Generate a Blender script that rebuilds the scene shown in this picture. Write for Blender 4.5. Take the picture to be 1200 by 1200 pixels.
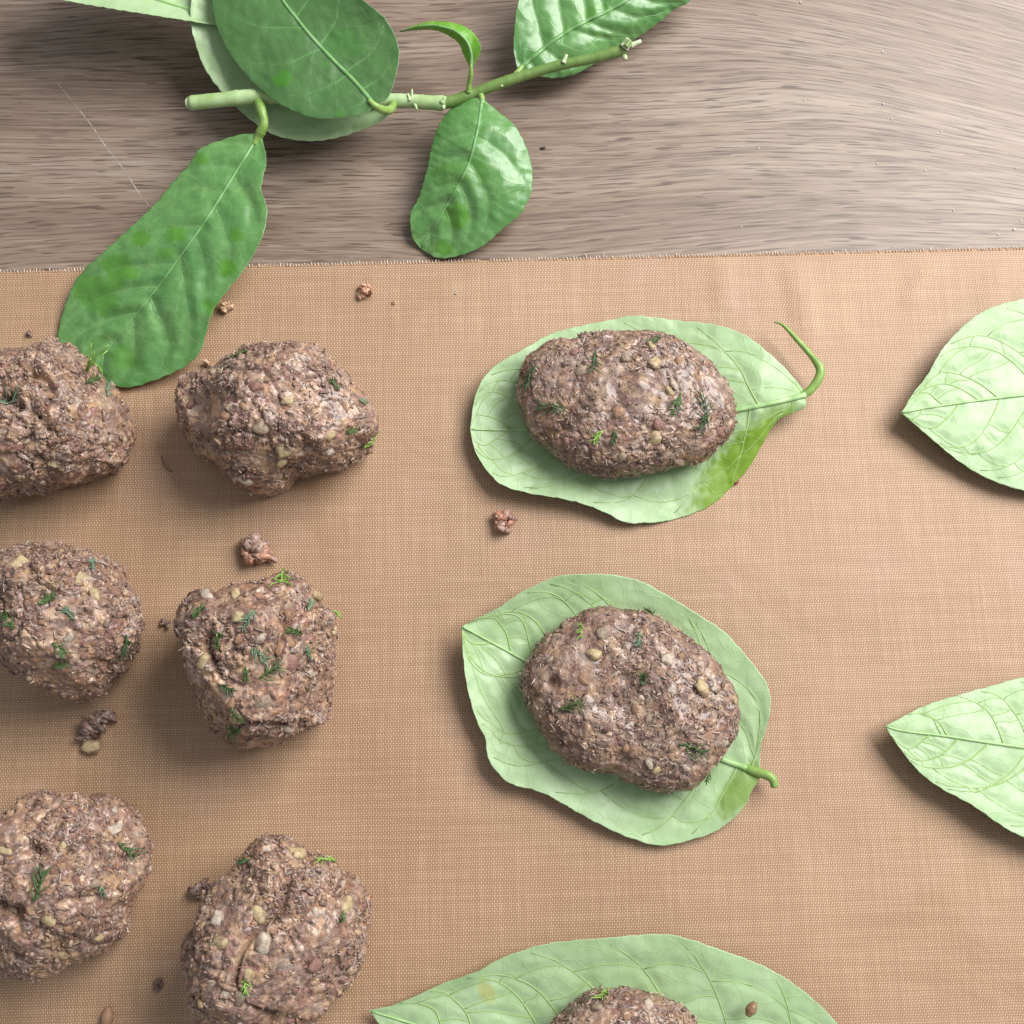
import bpy, bmesh, math, random
import numpy as np
from mathutils import Vector, Matrix, Quaternion
from mathutils.bvhtree import BVHTree

for o in list(bpy.data.objects):
    bpy.data.objects.remove(o, do_unlink=True)
S = bpy.context.scene
COL = S.collection
random.seed(7)

# ------------------------------------------------------------------ camera
TILT = math.radians(13.0)
DIST = 0.357
KTAN = 0.42                      # tan(half field of view)
cam_d = bpy.data.cameras.new('camera')
cam_d.sensor_width = 36.0
cam_d.lens = 18.0 / KTAN
cam_d.clip_start = 0.01
cam_d.clip_end = 20.0
cam = bpy.data.objects.new('camera', cam_d)
COL.objects.link(cam)
CAM = Vector((0, -math.sin(TILT) * DIST, math.cos(TILT) * DIST))
cam.location = CAM
cam.rotation_euler = (TILT, 0, 0)
S.camera = cam

# ------------------------------------------------------------------ light
W = bpy.data.worlds.new('World')
S.world = W
W.use_nodes = True
bg = W.node_tree.nodes['Background']
bg.inputs[0].default_value = (0.93, 0.97, 1.0, 1)
bg.inputs[1].default_value = 0.42

LAZ, LEL, LD = math.radians(34), math.radians(46), 1.10
ld = bpy.data.lights.new('window_light', 'AREA')
ld.shape = 'RECTANGLE'
ld.size = 0.80
ld.size_y = 0.62
ld.energy = 23.8
ld.color = (1.0, 0.99, 0.97)
lo = bpy.data.objects.new('window_light', ld)
COL.objects.link(lo)
lo.location = (LD * math.cos(LEL) * math.cos(LAZ), LD * math.cos(LEL) * math.sin(LAZ), LD * math.sin(LEL))
lo.rotation_euler = (-Vector(lo.location)).to_track_quat('-Z', 'Y').to_euler()

S.view_settings.view_transform = 'Standard'
S.view_settings.look = 'None'
S.view_settings.exposure = 0.0
S.view_settings.gamma = 1.0
S.view_settings.use_curve_mapping = False
S.render.engine = 'CYCLES'

# ------------------------------------------------------------------ helpers
ct, st = math.cos(TILT), math.sin(TILT)
PX = 2 * KTAN * DIST / 1200.0    # metres per photo pixel at the table


def at(px, py, z=0.0):
    """photo pixel + height above the table -> point"""
    dx = (px - 600.0) / 600.0 * KTAN
    dy = -(py - 600.0) / 600.0 * KTAN
    d = Vector((dx, dy * ct + st, dy * st - ct))
    t = (z - CAM.z) / d.z
    return CAM + d * t


def at_np(P, z):
    dx = (P[..., 0] - 600.0) / 600.0 * KTAN
    dy = -(P[..., 1] - 600.0) / 600.0 * KTAN
    vy = dy * ct + st
    vz = dy * st - ct
    t = (z - CAM.z) / vz
    return np.stack([CAM.x + dx * t, CAM.y + vy * t, CAM.z + vz * t], -1)


def ray_dir(px, py):
    dx = (px - 600.0) / 600.0 * KTAN
    dy = -(py - 600.0) / 600.0 * KTAN
    return Vector((dx, dy * ct + st, dy * st - ct)).normalized()


def link(name, mesh, parent=None, kind=None):
    o = bpy.data.objects.new(name, mesh)
    COL.objects.link(o)
    if parent:
        o.parent = parent
    if kind:
        o['kind'] = kind
    return o


def tag(o, label, cat, group=None):
    o['label'] = label
    o['category'] = cat
    if group:
        o['group'] = group
    return o


def empty(name, loc):
    o = bpy.data.objects.new(name, None)
    o.empty_display_size = 0.01
    COL.objects.link(o)
    o.location = loc
    return o


def mesh_from(name, V, F, mats=(), smooth=True, midx=None, col=None):
    me = bpy.data.meshes.new(name)
    V = np.asarray(V, dtype=np.float32)
    if isinstance(F, np.ndarray):
        n, k = F.shape
        me.vertices.add(len(V))
        me.vertices.foreach_set('co', V.ravel())
        me.loops.add(n * k)
        me.loops.foreach_set('vertex_index', F.astype(np.int32).ravel())
        me.polygons.add(n)
        me.polygons.foreach_set('loop_start', np.arange(0, n * k, k, dtype=np.int32))
        me.update(calc_edges=True)
    else:
        me.from_pydata(V.tolist(), [], F)
        me.update()
    for m in mats:
        me.materials.append(m)
    if midx is not None:
        me.polygons.foreach_set('material_index', np.asarray(midx, dtype=np.int32))
    if smooth:
        me.polygons.foreach_set('use_smooth', np.ones(len(me.polygons), dtype=bool))
    if col is not None:
        for nm, arr in col.items():
            arr = np.asarray(arr, dtype=np.float32)
            if arr.ndim == 2:
                a = me.attributes.new(nm, 'FLOAT_COLOR', 'POINT')
                c4 = np.ones((len(V), 4), np.float32)
                c4[:, :3] = arr
                a.data.foreach_set('color', c4.ravel())
            else:
                a = me.attributes.new(nm, 'FLOAT', 'POINT')
                a.data.foreach_set('value', arr)
    return me


def srgb(r, g, b):
    f = lambda c: c / 12.92 if c <= 0.04045 else ((c + 0.055) / 1.055) ** 2.4
    return (f(r / 255.0), f(g / 255.0), f(b / 255.0))


# numpy gradient noise ------------------------------------------------
def _hash(ix, iy, iz, s):
    h = (ix.astype(np.int64) * 73856093) ^ (iy.astype(np.int64) * 19349663) ^ (iz.astype(np.int64) * 83492791) ^ (s * 2654435761)
    h = (h ^ (h >> 13)) * 1274126177
    h = h & 0x7fffffff
    h = (h ^ (h >> 16)) * 668265263
    return (h & 0x7fffffff)


def perlin(P, s=0):
    P = np.asarray(P, dtype=np.float64)
    I = np.floor(P).astype(np.int64)
    f = P - I
    u = f * f * f * (f * (f * 6 - 15) + 10)
    out = np.zeros(len(P))
    for cx in (0, 1):
        for cy in (0, 1):
            for cz in (0, 1):
                h = _hash(I[:, 0] + cx, I[:, 1] + cy, I[:, 2] + cz, s)
                gx = ((h & 1023) / 511.5) - 1
                gy = (((h >> 10) & 1023) / 511.5) - 1
                gz = (((h >> 20) & 1023) / 511.5) - 1
                d = gx * (f[:, 0] - cx) + gy * (f[:, 1] - cy) + gz * (f[:, 2] - cz)
                w = (u[:, 0] if cx else 1 - u[:, 0]) * (u[:, 1] if cy else 1 - u[:, 1]) * (u[:, 2] if cz else 1 - u[:, 2])
                out += w * d
    return out * 1.2


def worley(P, s=0):
    """F1, F2 and a random id per nearest cell"""
    I = np.floor(P).astype(np.int64)
    n = len(P)
    f1 = np.full(n, 9.0); f2 = np.full(n, 9.0); cid = np.zeros(n, np.int64)
    for a in (-1, 0, 1):
        for b in (-1, 0, 1):
            for c in (-1, 0, 1):
                J = I + np.array([a, b, c])
                h = _hash(J[:, 0], J[:, 1], J[:, 2], s)
                q = J + np.stack([(h & 1023) / 1023.0, ((h >> 10) & 1023) / 1023.0, ((h >> 20) & 1023) / 1023.0], 1)
                d = np.linalg.norm(P - q, axis=1)
                closer = d < f1
                f2 = np.where(closer, f1, np.minimum(f2, d))
                cid = np.where(closer, h, cid)
                f1 = np.where(closer, d, f1)
    return f1, f2, cid


def resample(pts, n):
    pts = np.asarray(pts, float)
    # smooth by Catmull-Rom then even arc length
    P = np.vstack([2 * pts[0] - pts[1], pts, 2 * pts[-1] - pts[-2]])
    out = []
    for i in range(1, len(P) - 2):
        p0, p1, p2, p3 = P[i - 1], P[i], P[i + 1], P[i + 2]
        for t in np.linspace(0, 1, 12, endpoint=False):
            out.append(0.5 * ((2 * p1) + (-p0 + p2) * t + (2 * p0 - 5 * p1 + 4 * p2 - p3) * t * t + (-p0 + 3 * p1 - 3 * p2 + p3) * t ** 3))
    out.append(P[-2])
    out = np.array(out)
    d = np.r_[0, np.cumsum(np.linalg.norm(np.diff(out, axis=0), axis=1))]
    t = np.linspace(0, d[-1], n)
    return np.stack([np.interp(t, d, out[:, k]) for k in range(out.shape[1])], 1)


def tube(points, radii, seg=10, caps=True, flat=1.0):
    """V, F of a round tube along points"""
    P = [Vector(p) for p in points]
    V, F = [], []
    up = Vector((0, 0, 1))
    for i, p in enumerate(P):
        t = (P[min(i + 1, len(P) - 1)] - P[max(i - 1, 0)]).normalized()
        a = t.cross(up)
        if a.length < 1e-4:
            a = t.cross(Vector((1, 0, 0)))
        a.normalize()
        b = a.cross(t).normalized()
        for k in range(seg):
            w = 2 * math.pi * k / seg
            V.append(p + (a * math.cos(w) + b * math.sin(w) * flat) * radii[i])
    for i in range(len(P) - 1):
        for k in range(seg):
            F.append((i * seg + k, (i + 1) * seg + k, (i + 1) * seg + (k + 1) % seg, i * seg + (k + 1) % seg))
    if caps:
        F.append(tuple(range(seg)))
        F.append(tuple((len(P) - 1) * seg + k for k in reversed(range(seg))))
    return V, F


# ------------------------------------------------------------------ materials
def new_mat(name):
    m = bpy.data.materials.new(name)
    m.use_nodes = True
    nt = m.node_tree
    nt.nodes.clear()
    out = nt.nodes.new('ShaderNodeOutputMaterial')
    b = nt.nodes.new('ShaderNodeBsdfPrincipled')
    nt.links.new(b.outputs[0], out.inputs[0])
    return m, nt, b, out


class N:
    """tiny node helper"""
    def __init__(self, nt):
        self.nt = nt

    def __call__(self, typ, **kw):
        n = self.nt.nodes.new(typ)
        for k, v in kw.items():
            setattr(n, k, v)
        return n

    def link(self, a, b):
        self.nt.links.new(a, b)

    def math(self, op, a, b=None, clamp=False):
        n = self.nt.nodes.new('ShaderNodeMath')
        n.operation = op
        n.use_clamp = clamp
        for i, x in enumerate((a, b)):
            if x is None:
                continue
            if isinstance(x, (int, float)):
                n.inputs[i].default_value = x
            else:
                self.nt.links.new(x, n.inputs[i])
        return n.outputs[0]

    def mix(self, fac, a, b, blend='MIX'):
        n = self.nt.nodes.new('ShaderNodeMix')
        n.data_type = 'RGBA'
        n.blend_type = blend
        for i, x in ((0, fac), (6, a), (7, b)):
            if isinstance(x, (int, float)):
                n.inputs[i].default_value = x
            elif isinstance(x, tuple):
                n.inputs[i].default_value = (*x[:3], 1)
            else:
                self.nt.links.new(x, n.inputs[i])
        return n.outputs[2]

    def ramp(self, fac, stops, interp='LINEAR'):
        n = self.nt.nodes.new('ShaderNodeValToRGB')
        n.color_ramp.interpolation = interp
        e = n.color_ramp.elements
        while len(e) < len(stops):
            e.new(0.5)
        for i, (p, c) in enumerate(stops):
            e[i].position = p
            e[i].color = (*c[:3], 1) if isinstance(c, tuple) else (c, c, c, 1)
        self.nt.links.new(fac, n.inputs[0])
        return n.outputs[0]

    def noise(self, vec, scale, detail=3, rough=0.55, dist=0.0):
        n = self.nt.nodes.new('ShaderNodeTexNoise')
        n.inputs['Scale'].default_value = scale
        n.inputs['Detail'].default_value = detail
        n.inputs['Roughness'].default_value = rough
        n.inputs['Distortion'].default_value = dist
        self.nt.links.new(vec, n.inputs['Vector'])
        return n.outputs[0]

    def mapping(self, vec, scale=(1, 1, 1), loc=(0, 0, 0), rot=(0, 0, 0)):
        n = self.nt.nodes.new('ShaderNodeMapping')
        n.inputs['Scale'].default_value = scale
        n.inputs['Location'].default_value = loc
        n.inputs['Rotation'].default_value = rot
        self.nt.links.new(vec, n.inputs['Vector'])
        return n.outputs[0]

    def bump(self, h, strength, dist, normal=None):
        n = self.nt.nodes.new('ShaderNodeBump')
        n.inputs['Strength'].default_value = strength
        n.inputs['Distance'].default_value = dist
        self.nt.links.new(h, n.inputs['Height'])
        if normal is not None:
            self.nt.links.new(normal, n.inputs['Normal'])
        return n.outputs[0]

    def attr(self, name):
        n = self.nt.nodes.new('ShaderNodeAttribute')
        n.attribute_name = name
        return n


# --- wood laminate
def make_wood():
    m, nt, b, out = new_mat('wood_laminate')
    n = N(nt)
    tc = n('ShaderNodeTexCoord').outputs['Object']
    # slow bending of the grain
    w1 = n.noise(n.mapping(tc, (5.0, 14.0, 1), (0.3, 1.7, 0)), 1.0, 2, 0.45)
    sep = n('ShaderNodeSeparateXYZ'); n.link(tc, sep.inputs[0])
    yy = n.math('ADD', sep.outputs[1], n.math('MULTIPLY', n.math('SUBTRACT', w1, 0.5), 0.022))
    yy = n.math('ADD', yy, n.math('MULTIPLY', sep.outputs[0], -0.03))
    # the grain dips towards the far right corner
    corner = n.math('MAXIMUM', n.math('ADD', n.math('SUBTRACT', sep.outputs[0], 0.055), n.math('MULTIPLY', n.math('SUBTRACT', sep.outputs[1], 0.155), 1.5)), 0.0)
    yy = n.math('ADD', yy, n.math('MULTIPLY', n.math('POWER', corner, 1.7), 1.6))
    comb = n('ShaderNodeCombineXYZ')
    n.link(sep.outputs[0], comb.inputs[0]); n.link(yy, comb.inputs[1])
    v = comb.outputs[0]
    broad = n.noise(n.mapping(v, (3.0, 60, 1)), 1.0, 3, 0.6)
    fine = n.noise(n.mapping(v, (46, 1150, 1)), 1.0, 2, 0.55, 0.2)
    pores = n.noise(n.mapping(v, (20, 560, 1), (4, 2, 0)), 1.0, 3, 0.5)
    mid = n.noise(n.mapping(v, (10, 330, 1), (9, 3, 0)), 1.0, 3, 0.6)
    blot = n.noise(tc, 12.0, 3, 0.55)
    c = n.ramp(broad, [(0.30, srgb(120, 101, 87)), (0.5, srgb(138, 119, 104)), (0.72, srgb(154, 137, 123))])
    c = n.mix(n.ramp(mid, [(0.36, 0.40), (0.56, 0.0)]), c, srgb(108, 92, 83))
    c = n.mix(n.ramp(fine, [(0.40, 0.55), (0.47, 0.0)]), c, srgb(92, 77, 69))
    c = n.mix(n.ramp(fine, [(0.56, 0.0), (0.72, 0.40)]), c, srgb(172, 160, 152))
    c = n.mix(n.ramp(pores, [(0.34, 0.42), (0.44, 0.0)]), c, srgb(82, 68, 61))
    tick = n.noise(n.mapping(v, (72, 1500, 1), (7, 1, 0)), 1.0, 1, 0.5)
    c = n.mix(n.ramp(tick, [(0.35, 0.9), (0.40, 0.0)]), c, srgb(84, 68, 60))
    c = n.mix(n.ramp(blot, [(0.42, 0.0), (0.7, 0.30)]), c, srgb(136, 113, 97))
    n.link(c, b.inputs['Base Color'])
    b.inputs['Roughness'].default_value = 0.42
    b.inputs['Specular IOR Level'].default_value = 0.4
    h = n.math('ADD', n.math('MULTIPLY', fine, 0.7), n.math('MULTIPLY', pores, 0.5))
    n.link(n.bump(h, 0.35, 0.0004), b.inputs['Normal'])
    return m


# --- copper coloured woven PTFE sheet
MAT_U, MAT_V = 0.47e-3, 0.69e-3


def make_matfab():
    m, nt, b, out = new_mat('coated_fabric')
    n = N(nt)
    tc = n('ShaderNodeTexCoord').outputs['Object']
    jit = n('ShaderNodeTexNoise'); jit.inputs['Scale'].default_value = 260; jit.inputs['Detail'].default_value = 2
    n.link(tc, jit.inputs['Vector'])
    off = n('ShaderNodeVectorMath', operation='SUBTRACT'); n.link(jit.outputs['Color'], off.inputs[0]); off.inputs[1].default_value = (0.5, 0.5, 0.5)
    sc = n('ShaderNodeVectorMath', operation='SCALE'); n.link(off.outputs[0], sc.inputs[0]); sc.inputs['Scale'].default_value = 0.00050
    ad = n('ShaderNodeVectorMath', operation='ADD'); n.link(tc, ad.inputs[0]); n.link(sc.outputs[0], ad.inputs[1])
    sep = n('ShaderNodeSeparateXYZ'); n.link(ad.outputs[0], sep.inputs[0])
    u = n.math('MULTIPLY', sep.outputs[0], math.pi / MAT_U)
    v = n.math('MULTIPLY', sep.outputs[1], math.pi / MAT_V)
    su, sv = n.math('SINE', u), n.math('SINE', v)
    prod = n.math('MULTIPLY', su, sv)                       # + where warp lies on top, - weft
    warp = n.math('MULTIPLY', n.math('ABSOLUTE', su), n.math('ADD', 0.55, n.math('MULTIPLY', prod, 0.45)))
    weft = n.math('MULTIPLY', n.math('ABSOLUTE', sv), n.math('SUBTRACT', 0.36, n.math('MULTIPLY', prod, 0.30)))
    h = n.math('MAXIMUM', warp, weft)
    big = n.noise(tc, 14.0, 4, 0.6)
    blot = n.noise(tc, 38.0, 3, 0.6, 0.4)
    fine = n.noise(tc, 900.0, 2, 0.6)
    base = n.ramp(big, [(0.3, srgb(166, 131, 98)), (0.55, srgb(176, 141, 107)), (0.75, srgb(186, 152, 119))])
    base = n.mix(n.ramp(blot, [(0.50, 0.0), (0.72, 0.45)]), base, srgb(184, 146, 126))
    c = n.mix(n.ramp(h, [(0.25, 0.75), (0.52, 0.0)]), base, srgb(104, 76, 57))
    c = n.mix(n.ramp(h, [(0.62, 0.0), (0.98, 0.65)]), c, srgb(232, 200, 174))
    slub_v = n.noise(n.mapping(tc, (1100, 30, 1)), 1.0, 2, 0.6)
    slub_h = n.noise(n.mapping(tc, (26, 800, 1), (3, 5, 0)), 1.0, 2, 0.6)
    slub = n.math('ADD', n.math('MULTIPLY', slub_v, 0.5), n.math('MULTIPLY', slub_h, 0.5))
    c = n.mix(n.ramp(slub, [(0.36, 0.20), (0.52, 0.0)]), c, srgb(140, 106, 82))
    c = n.mix(n.ramp(slub, [(0.50, 0.0), (0.64, 0.12)]), c, srgb(226, 192, 164))
    n.link(c, b.inputs['Base Color'])
    r = n.math('ADD', 0.40, n.math('MULTIPLY', big, 0.2))
    n.link(r, b.inputs['Roughness'])
    b.inputs['Specular IOR Level'].default_value = 0.5
    nb = n.bump(n.math('ADD', h, n.math('MULTIPLY', slub, 0.5)), 0.4, 0.00022)
    nb = n.bump(n.noise(tc, 26, 4, 0.5, 0.5), 0.5, 0.0022, nb)
    n.link(nb, b.inputs['Normal'])
    return m


# --- leaves
def leaf_mat(name, base, dark, vein, rough, spec, trans, tcol, spots=None, net=0.35, coat=0.0, mott=0.35, veink=0.8):
    m, nt, b, out = new_mat(name)
    n = N(nt)
    tc = n('ShaderNodeTexCoord').outputs['UV']
    ob = n('ShaderNodeTexCoord').outputs['Object']
    va = n.attr('vein').outputs['Fac']
    sp = n.attr('spot').outputs['Fac']
    big = n.noise(ob, 70, 3, 0.6)
    sm = n.noise(ob, 600, 3, 0.6)
    vor = n('ShaderNodeTexVoronoi', feature='DISTANCE_TO_EDGE')
    vor.inputs['Scale'].default_value = 12
    warpn = n('ShaderNodeTexNoise'); warpn.inputs['Scale'].default_value = 9
    n.link(tc, warpn.inputs['Vector'])
    wv = n('ShaderNodeVectorMath', operation='SCALE'); n.link(warpn.outputs['Color'], wv.inputs[0]); wv.inputs['Scale'].default_value = 0.07
    wa = n('ShaderNodeVectorMath', operation='ADD'); n.link(tc, wa.inputs[0]); n.link(wv.outputs[0], wa.inputs[1])
    n.link(wa.outputs[0], vor.inputs['Vector'])
    netv = n.ramp(vor.outputs['Distance'], [(0.0, 1.0), (0.045, 0.0)])
    c = n.mix(n.ramp(big, [(0.35, 0.0), (0.7, 1.0)]), base, dark)
    c = n.mix(n.math('MULTIPLY', n.ramp(sm, [(0.4, 1.0), (0.6, 0.0)]), mott), c, dark)
    c = n.mix(n.math('MULTIPLY', netv, net), c, vein)
    c = n.mix(n.math('MULTIPLY', va, veink), c, vein)
    if spots:
        c = n.mix(sp, c, spots)
    n.link(c, b.inputs['Base Color'])
    r = n.math('ADD', rough - 0.1, n.math('MULTIPLY', big, 0.2))
    n.link(r, b.inputs['Roughness'])
    b.inputs['Specular IOR Level'].default_value = spec
    b.inputs['Coat Weight'].default_value = coat
    b.inputs['Coat Roughness'].default_value = 0.35
    h = n.math('ADD', n.math('MULTIPLY', netv, 0.25), n.math('MULTIPLY', sm, 0.6))
    nb = n.bump(h, 0.35, 0.0004)
    n.link(nb, b.inputs['Normal'])
    tr = n('ShaderNodeBsdfTranslucent')
    tr.inputs[0].default_value = (*tcol, 1)
    n.link(nb, tr.inputs['Normal'])
    mx = n('ShaderNodeMixShader')
    mx.inputs[0].default_value = trans
    n.link(b.outputs[0], mx.inputs[1]); n.link(tr.outputs[0], mx.inputs[2])
    n.link(mx.outputs[0], out.inputs[0])
    return m


def plain(name, col, rough=0.5, spec=0.5, var=0.25, scale=300, col2=None, bump=0.3, sss=0.0, smear=None):
    m, nt, b, out = new_mat(name)
    n = N(nt)
    ob = n('ShaderNodeTexCoord').outputs['Object']
    ns = n.noise(ob, scale, 4, 0.6)
    c = n.mix(n.ramp(ns, [(0.35, 0.0), (0.65, 1.0)]), col, col2 if col2 else tuple(x * (1 - var) for x in col))
    if smear:
        ns2 = n.noise(ob, 2.2, 4, 0.65)
        c = n.mix(n.ramp(ns2, [(0.50, 0.0), (0.64, smear)]), c, srgb(128, 98, 86))
    n.link(c, b.inputs['Base Color'])
    b.inputs['Roughness'].default_value = rough
    b.inputs['Specular IOR Level'].default_value = spec
    if sss:
        b.inputs['Subsurface Weight'].default_value = sss
        b.inputs['Subsurface Radius'].default_value = (0.002, 0.0014, 0.0008)
        b.inputs['Subsurface Scale'].default_value = 1.0
    hb = ns if not smear else n.math('ADD', ns, n.noise(ob, 9.0, 3, 0.6))
    n.link(n.bump(hb, 0.7 if smear else bump, 0.0005 if smear else 0.0004), b.inputs['Normal'])
    return m


def make_meat(name, vcol=True):
    m, nt, b, out = new_mat(name)
    n = N(nt)
    ob = n('ShaderNodeTexCoord').outputs['Object']
    a = n.attr('col').outputs['Color']
    n1 = n.noise(ob, 700, 4, 0.7)
    n2 = n.noise(ob, 1500, 3, 0.6)
    c = n.mix(n.ramp(n1, [(0.34, 0.50), (0.52, 0.0)]), a, srgb(74, 58, 52))
    n3 = n.noise(ob, 160, 3, 0.6)
    c = n.mix(n.ramp(n3, [(0.50, 0.0), (0.70, 0.45)]), c, srgb(176, 157, 146))
    c = n.mix(n.ramp(n3, [(0.32, 0.40), (0.46, 0.0)]), c, srgb(100, 77, 70))
    c = n.mix(n.ramp(n2, [(0.56, 0.0), (0.72, 0.40)]), c, srgb(214, 190, 176))
    n.link(c, b.inputs['Base Color'])
    r = n.ramp(n1, [(0.3, 0.6), (0.7, 0.27)])
    n.link(r, b.inputs['Roughness'])
    b.inputs['Specular IOR Level'].default_value = 0.5
    b.inputs['Coat Weight'].default_value = 0.5
    b.inputs['Coat Roughness'].default_value = 0.16
    h = n.math('ADD', n.math('MULTIPLY', n1, 0.6), n.math('MULTIPLY', n2, 0.4))
    n.link(n.bump(h, 0.9, 0.0008), b.inputs['Normal'])
    return m


M = {}
M['wood'] = make_wood()
M['mat'] = make_matfab()
TOP = (srgb(112, 158, 90), srgb(78, 132, 66), srgb(146, 182, 118))
M['leaf_top'] = leaf_mat('leaf_upper_face', *TOP, 0.38, 0.7, 0.16, (0.24, 0.42, 0.06), srgb(82, 140, 38), net=0.14, coat=0.12, mott=0.45, veink=0.3)
M['leaf_top_dark'] = leaf_mat('leaf_upper_face_dark', srgb(84, 124, 68), srgb(66, 108, 54), srgb(110, 150, 90), 0.44, 0.62, 0.14, (0.18, 0.36, 0.06), srgb(66, 128, 36), net=0.03, coat=0.2, mott=0.35, veink=0.35)
M['leaf_under'] = leaf_mat('leaf_under_face', srgb(178, 204, 160), srgb(160, 190, 136), srgb(146, 176, 114), 0.46, 0.52, 0.18, (0.32, 0.44, 0.08), srgb(184, 184, 104), net=0.16, mott=0.25, veink=0.15)
M['leaf_under_patched'] = leaf_mat('leaf_under_face_patched', srgb(178, 204, 160), srgb(160, 190, 136), srgb(146, 176, 114), 0.46, 0.52, 0.18, (0.32, 0.44, 0.08), srgb(118, 152, 40), net=0.16, mott=0.25, veink=0.15)  # pale under face, deep yellow-green wherever the spot mask is set
M['leaf_young'] = leaf_mat('young_leaf_face', srgb(128, 186, 66), srgb(96, 164, 50), srgb(176, 212, 110), 0.4, 0.5, 0.35, (0.40, 0.70, 0.06), None, net=0.15)
M['midrib_top'] = plain('midrib_upper', srgb(120, 162, 104), 0.4, 0.5, col2=srgb(98, 146, 84))
M['midrib_under'] = plain('midrib_under', srgb(164, 196, 138), 0.42, 0.5, col2=srgb(140, 178, 110))
M['vein_under'] = plain('vein_under', srgb(158, 186, 118), 0.45, 0.5, col2=srgb(142, 174, 102))
M['vein_top'] = plain('vein_upper', srgb(112, 160, 98), 0.4, 0.5, col2=srgb(92, 144, 80))
M['petiole'] = plain('petiole_green', srgb(142, 170, 92), 0.4, 0.5, col2=srgb(112, 146, 68))
M['stem'] = plain('stem_green', srgb(172, 196, 146), 0.42, 0.5, col2=srgb(140, 168, 104), scale=160)
M['stem_tip'] = plain('stem_tip_green', srgb(112, 138, 74), 0.42, 0.5, col2=srgb(88, 118, 54), scale=160)
M['cut'] = plain('cut_stem_white', srgb(206, 214, 186), 0.6, 0.3, col2=srgb(160, 176, 128), scale=900)
M['meat'] = make_meat('minced_meat')
M['onion'] = plain('onion_translucent', srgb(190, 172, 132), 0.38, 0.5, col2=srgb(158, 136, 104), scale=3.0, sss=0.25, smear=0.75)
M['onion_pale'] = plain('onion_pale', srgb(196, 184, 168), 0.38, 0.5, col2=srgb(160, 140, 124), scale=3.0, sss=0.25, smear=0.75)
M['onion_grey'] = plain('onion_grey', srgb(160, 142, 122), 0.38, 0.5, col2=srgb(132, 112, 96), scale=3.0, sss=0.2, smear=0.75)
M['onion_red'] = plain('onion_pink', srgb(150, 112, 102), 0.42, 0.4, col2=srgb(128, 92, 84), scale=3.0, sss=0.2, smear=0.75)
M['tan'] = plain('toasted_tan', srgb(170, 134, 106), 0.5, 0.4, col2=srgb(140, 106, 84), scale=3.0, smear=0.8)
M['dill'] = plain('dill_green', srgb(86, 112, 60), 0.45, 0.4, col2=srgb(60, 86, 46), scale=600)
M['dill_dark'] = plain('dill_dark_green', srgb(54, 76, 44), 0.4, 0.45, col2=srgb(70, 94, 58), scale=600)
M['dill_bright'] = plain('dill_bright_green', srgb(156, 188, 96), 0.45, 0.4, col2=srgb(118, 156, 68), scale=600)
M['dill_grey'] = plain('dill_grey_green', srgb(120, 142, 112), 0.38, 0.5, col2=srgb(92, 118, 92), scale=600)
M['fray'] = plain('glass_fibre_ends', srgb(222, 208, 194), 0.6, 0.3, col2=srgb(190, 160, 138), scale=900)
M['salt'] = plain('white_grain', srgb(214, 208, 200), 0.4, 0.5)
M['scratch'] = plain('pale_scratch', srgb(176, 166, 160), 0.6, 0.3, col2=srgb(140, 126, 118), scale=700)
M['seed'] = plain('brown_seed', srgb(150, 122, 92), 0.4, 0.4, col2=srgb(116, 88, 64), scale=500)
M['dark_bit'] = plain('dark_bit', srgb(70, 56, 48), 0.5, 0.4, scale=700)

# ------------------------------------------------------------------ table
def make_table():
    bm = bmesh.new()
    bmesh.ops.create_grid(bm, x_segments=6, y_segments=6, size=0.55)
    me = bpy.data.meshes.new('tabletop')
    bm.to_mesh(me); bm.free()
    V = [(-0.6, -0.45, 0), (0.6, -0.45, 0), (0.6, 0.5, 0), (-0.6, 0.5, 0), (-0.6, -0.45, -0.03), (0.6, -0.45, -0.03), (0.6, 0.5, -0.03), (-0.6, 0.5, -0.03)]
    F = [(0, 1, 2, 3), (7, 6, 5, 4), (0, 4, 5, 1), (1, 5, 6, 2), (2, 6, 7, 3), (3, 7, 4, 0)]
    me = mesh_from('tabletop', V, F, [M['wood']], smooth=False)
    t = link('tabletop', me, kind='structure')
    t['label'] = 'grey-brown wood grain tabletop under the mat and sprig'
    # fine pale scratch in the laminate
    pts = resample([(66, 96), (84, 118), (108, 148), (124, 172), (146, 200), (160, 222), (174, 240)], 40)
    rng = np.random.RandomState(3)
    V, F = [], []
    for i, p in enumerate(pts):
        w = PX * (0.35 + 0.7 * rng.rand()) * (0.4 if i < 8 or rng.rand() < 0.25 else 1)
        c = at(p[0], p[1], 0.00006)
        V += [c + Vector((w * 0.8, w * 0.6, 0)), c - Vector((w * 0.8, w * 0.6, 0))]
    for i in range(len(pts) - 1):
        F.append((2 * i, 2 * i + 1, 2 * i + 3, 2 * i + 2))
    link('scratch', mesh_from('scratch', V, F, [M['scratch']], smooth=False), t)
    return t


make_table()

# ------------------------------------------------------------------ baking mat
MAT_TOP = 0.0005
pL, pR = at(0, 318.5, MAT_TOP), at(1200, 290.5, MAT_TOP)
mat_ang = math.atan2(pR.y - pL.y, pR.x - pL.x)
mat_org = at(600, 304.5, MAT_TOP); mat_org.z = 0
mat_inv = Matrix.Rotation(-mat_ang, 3, 'Z')


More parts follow.
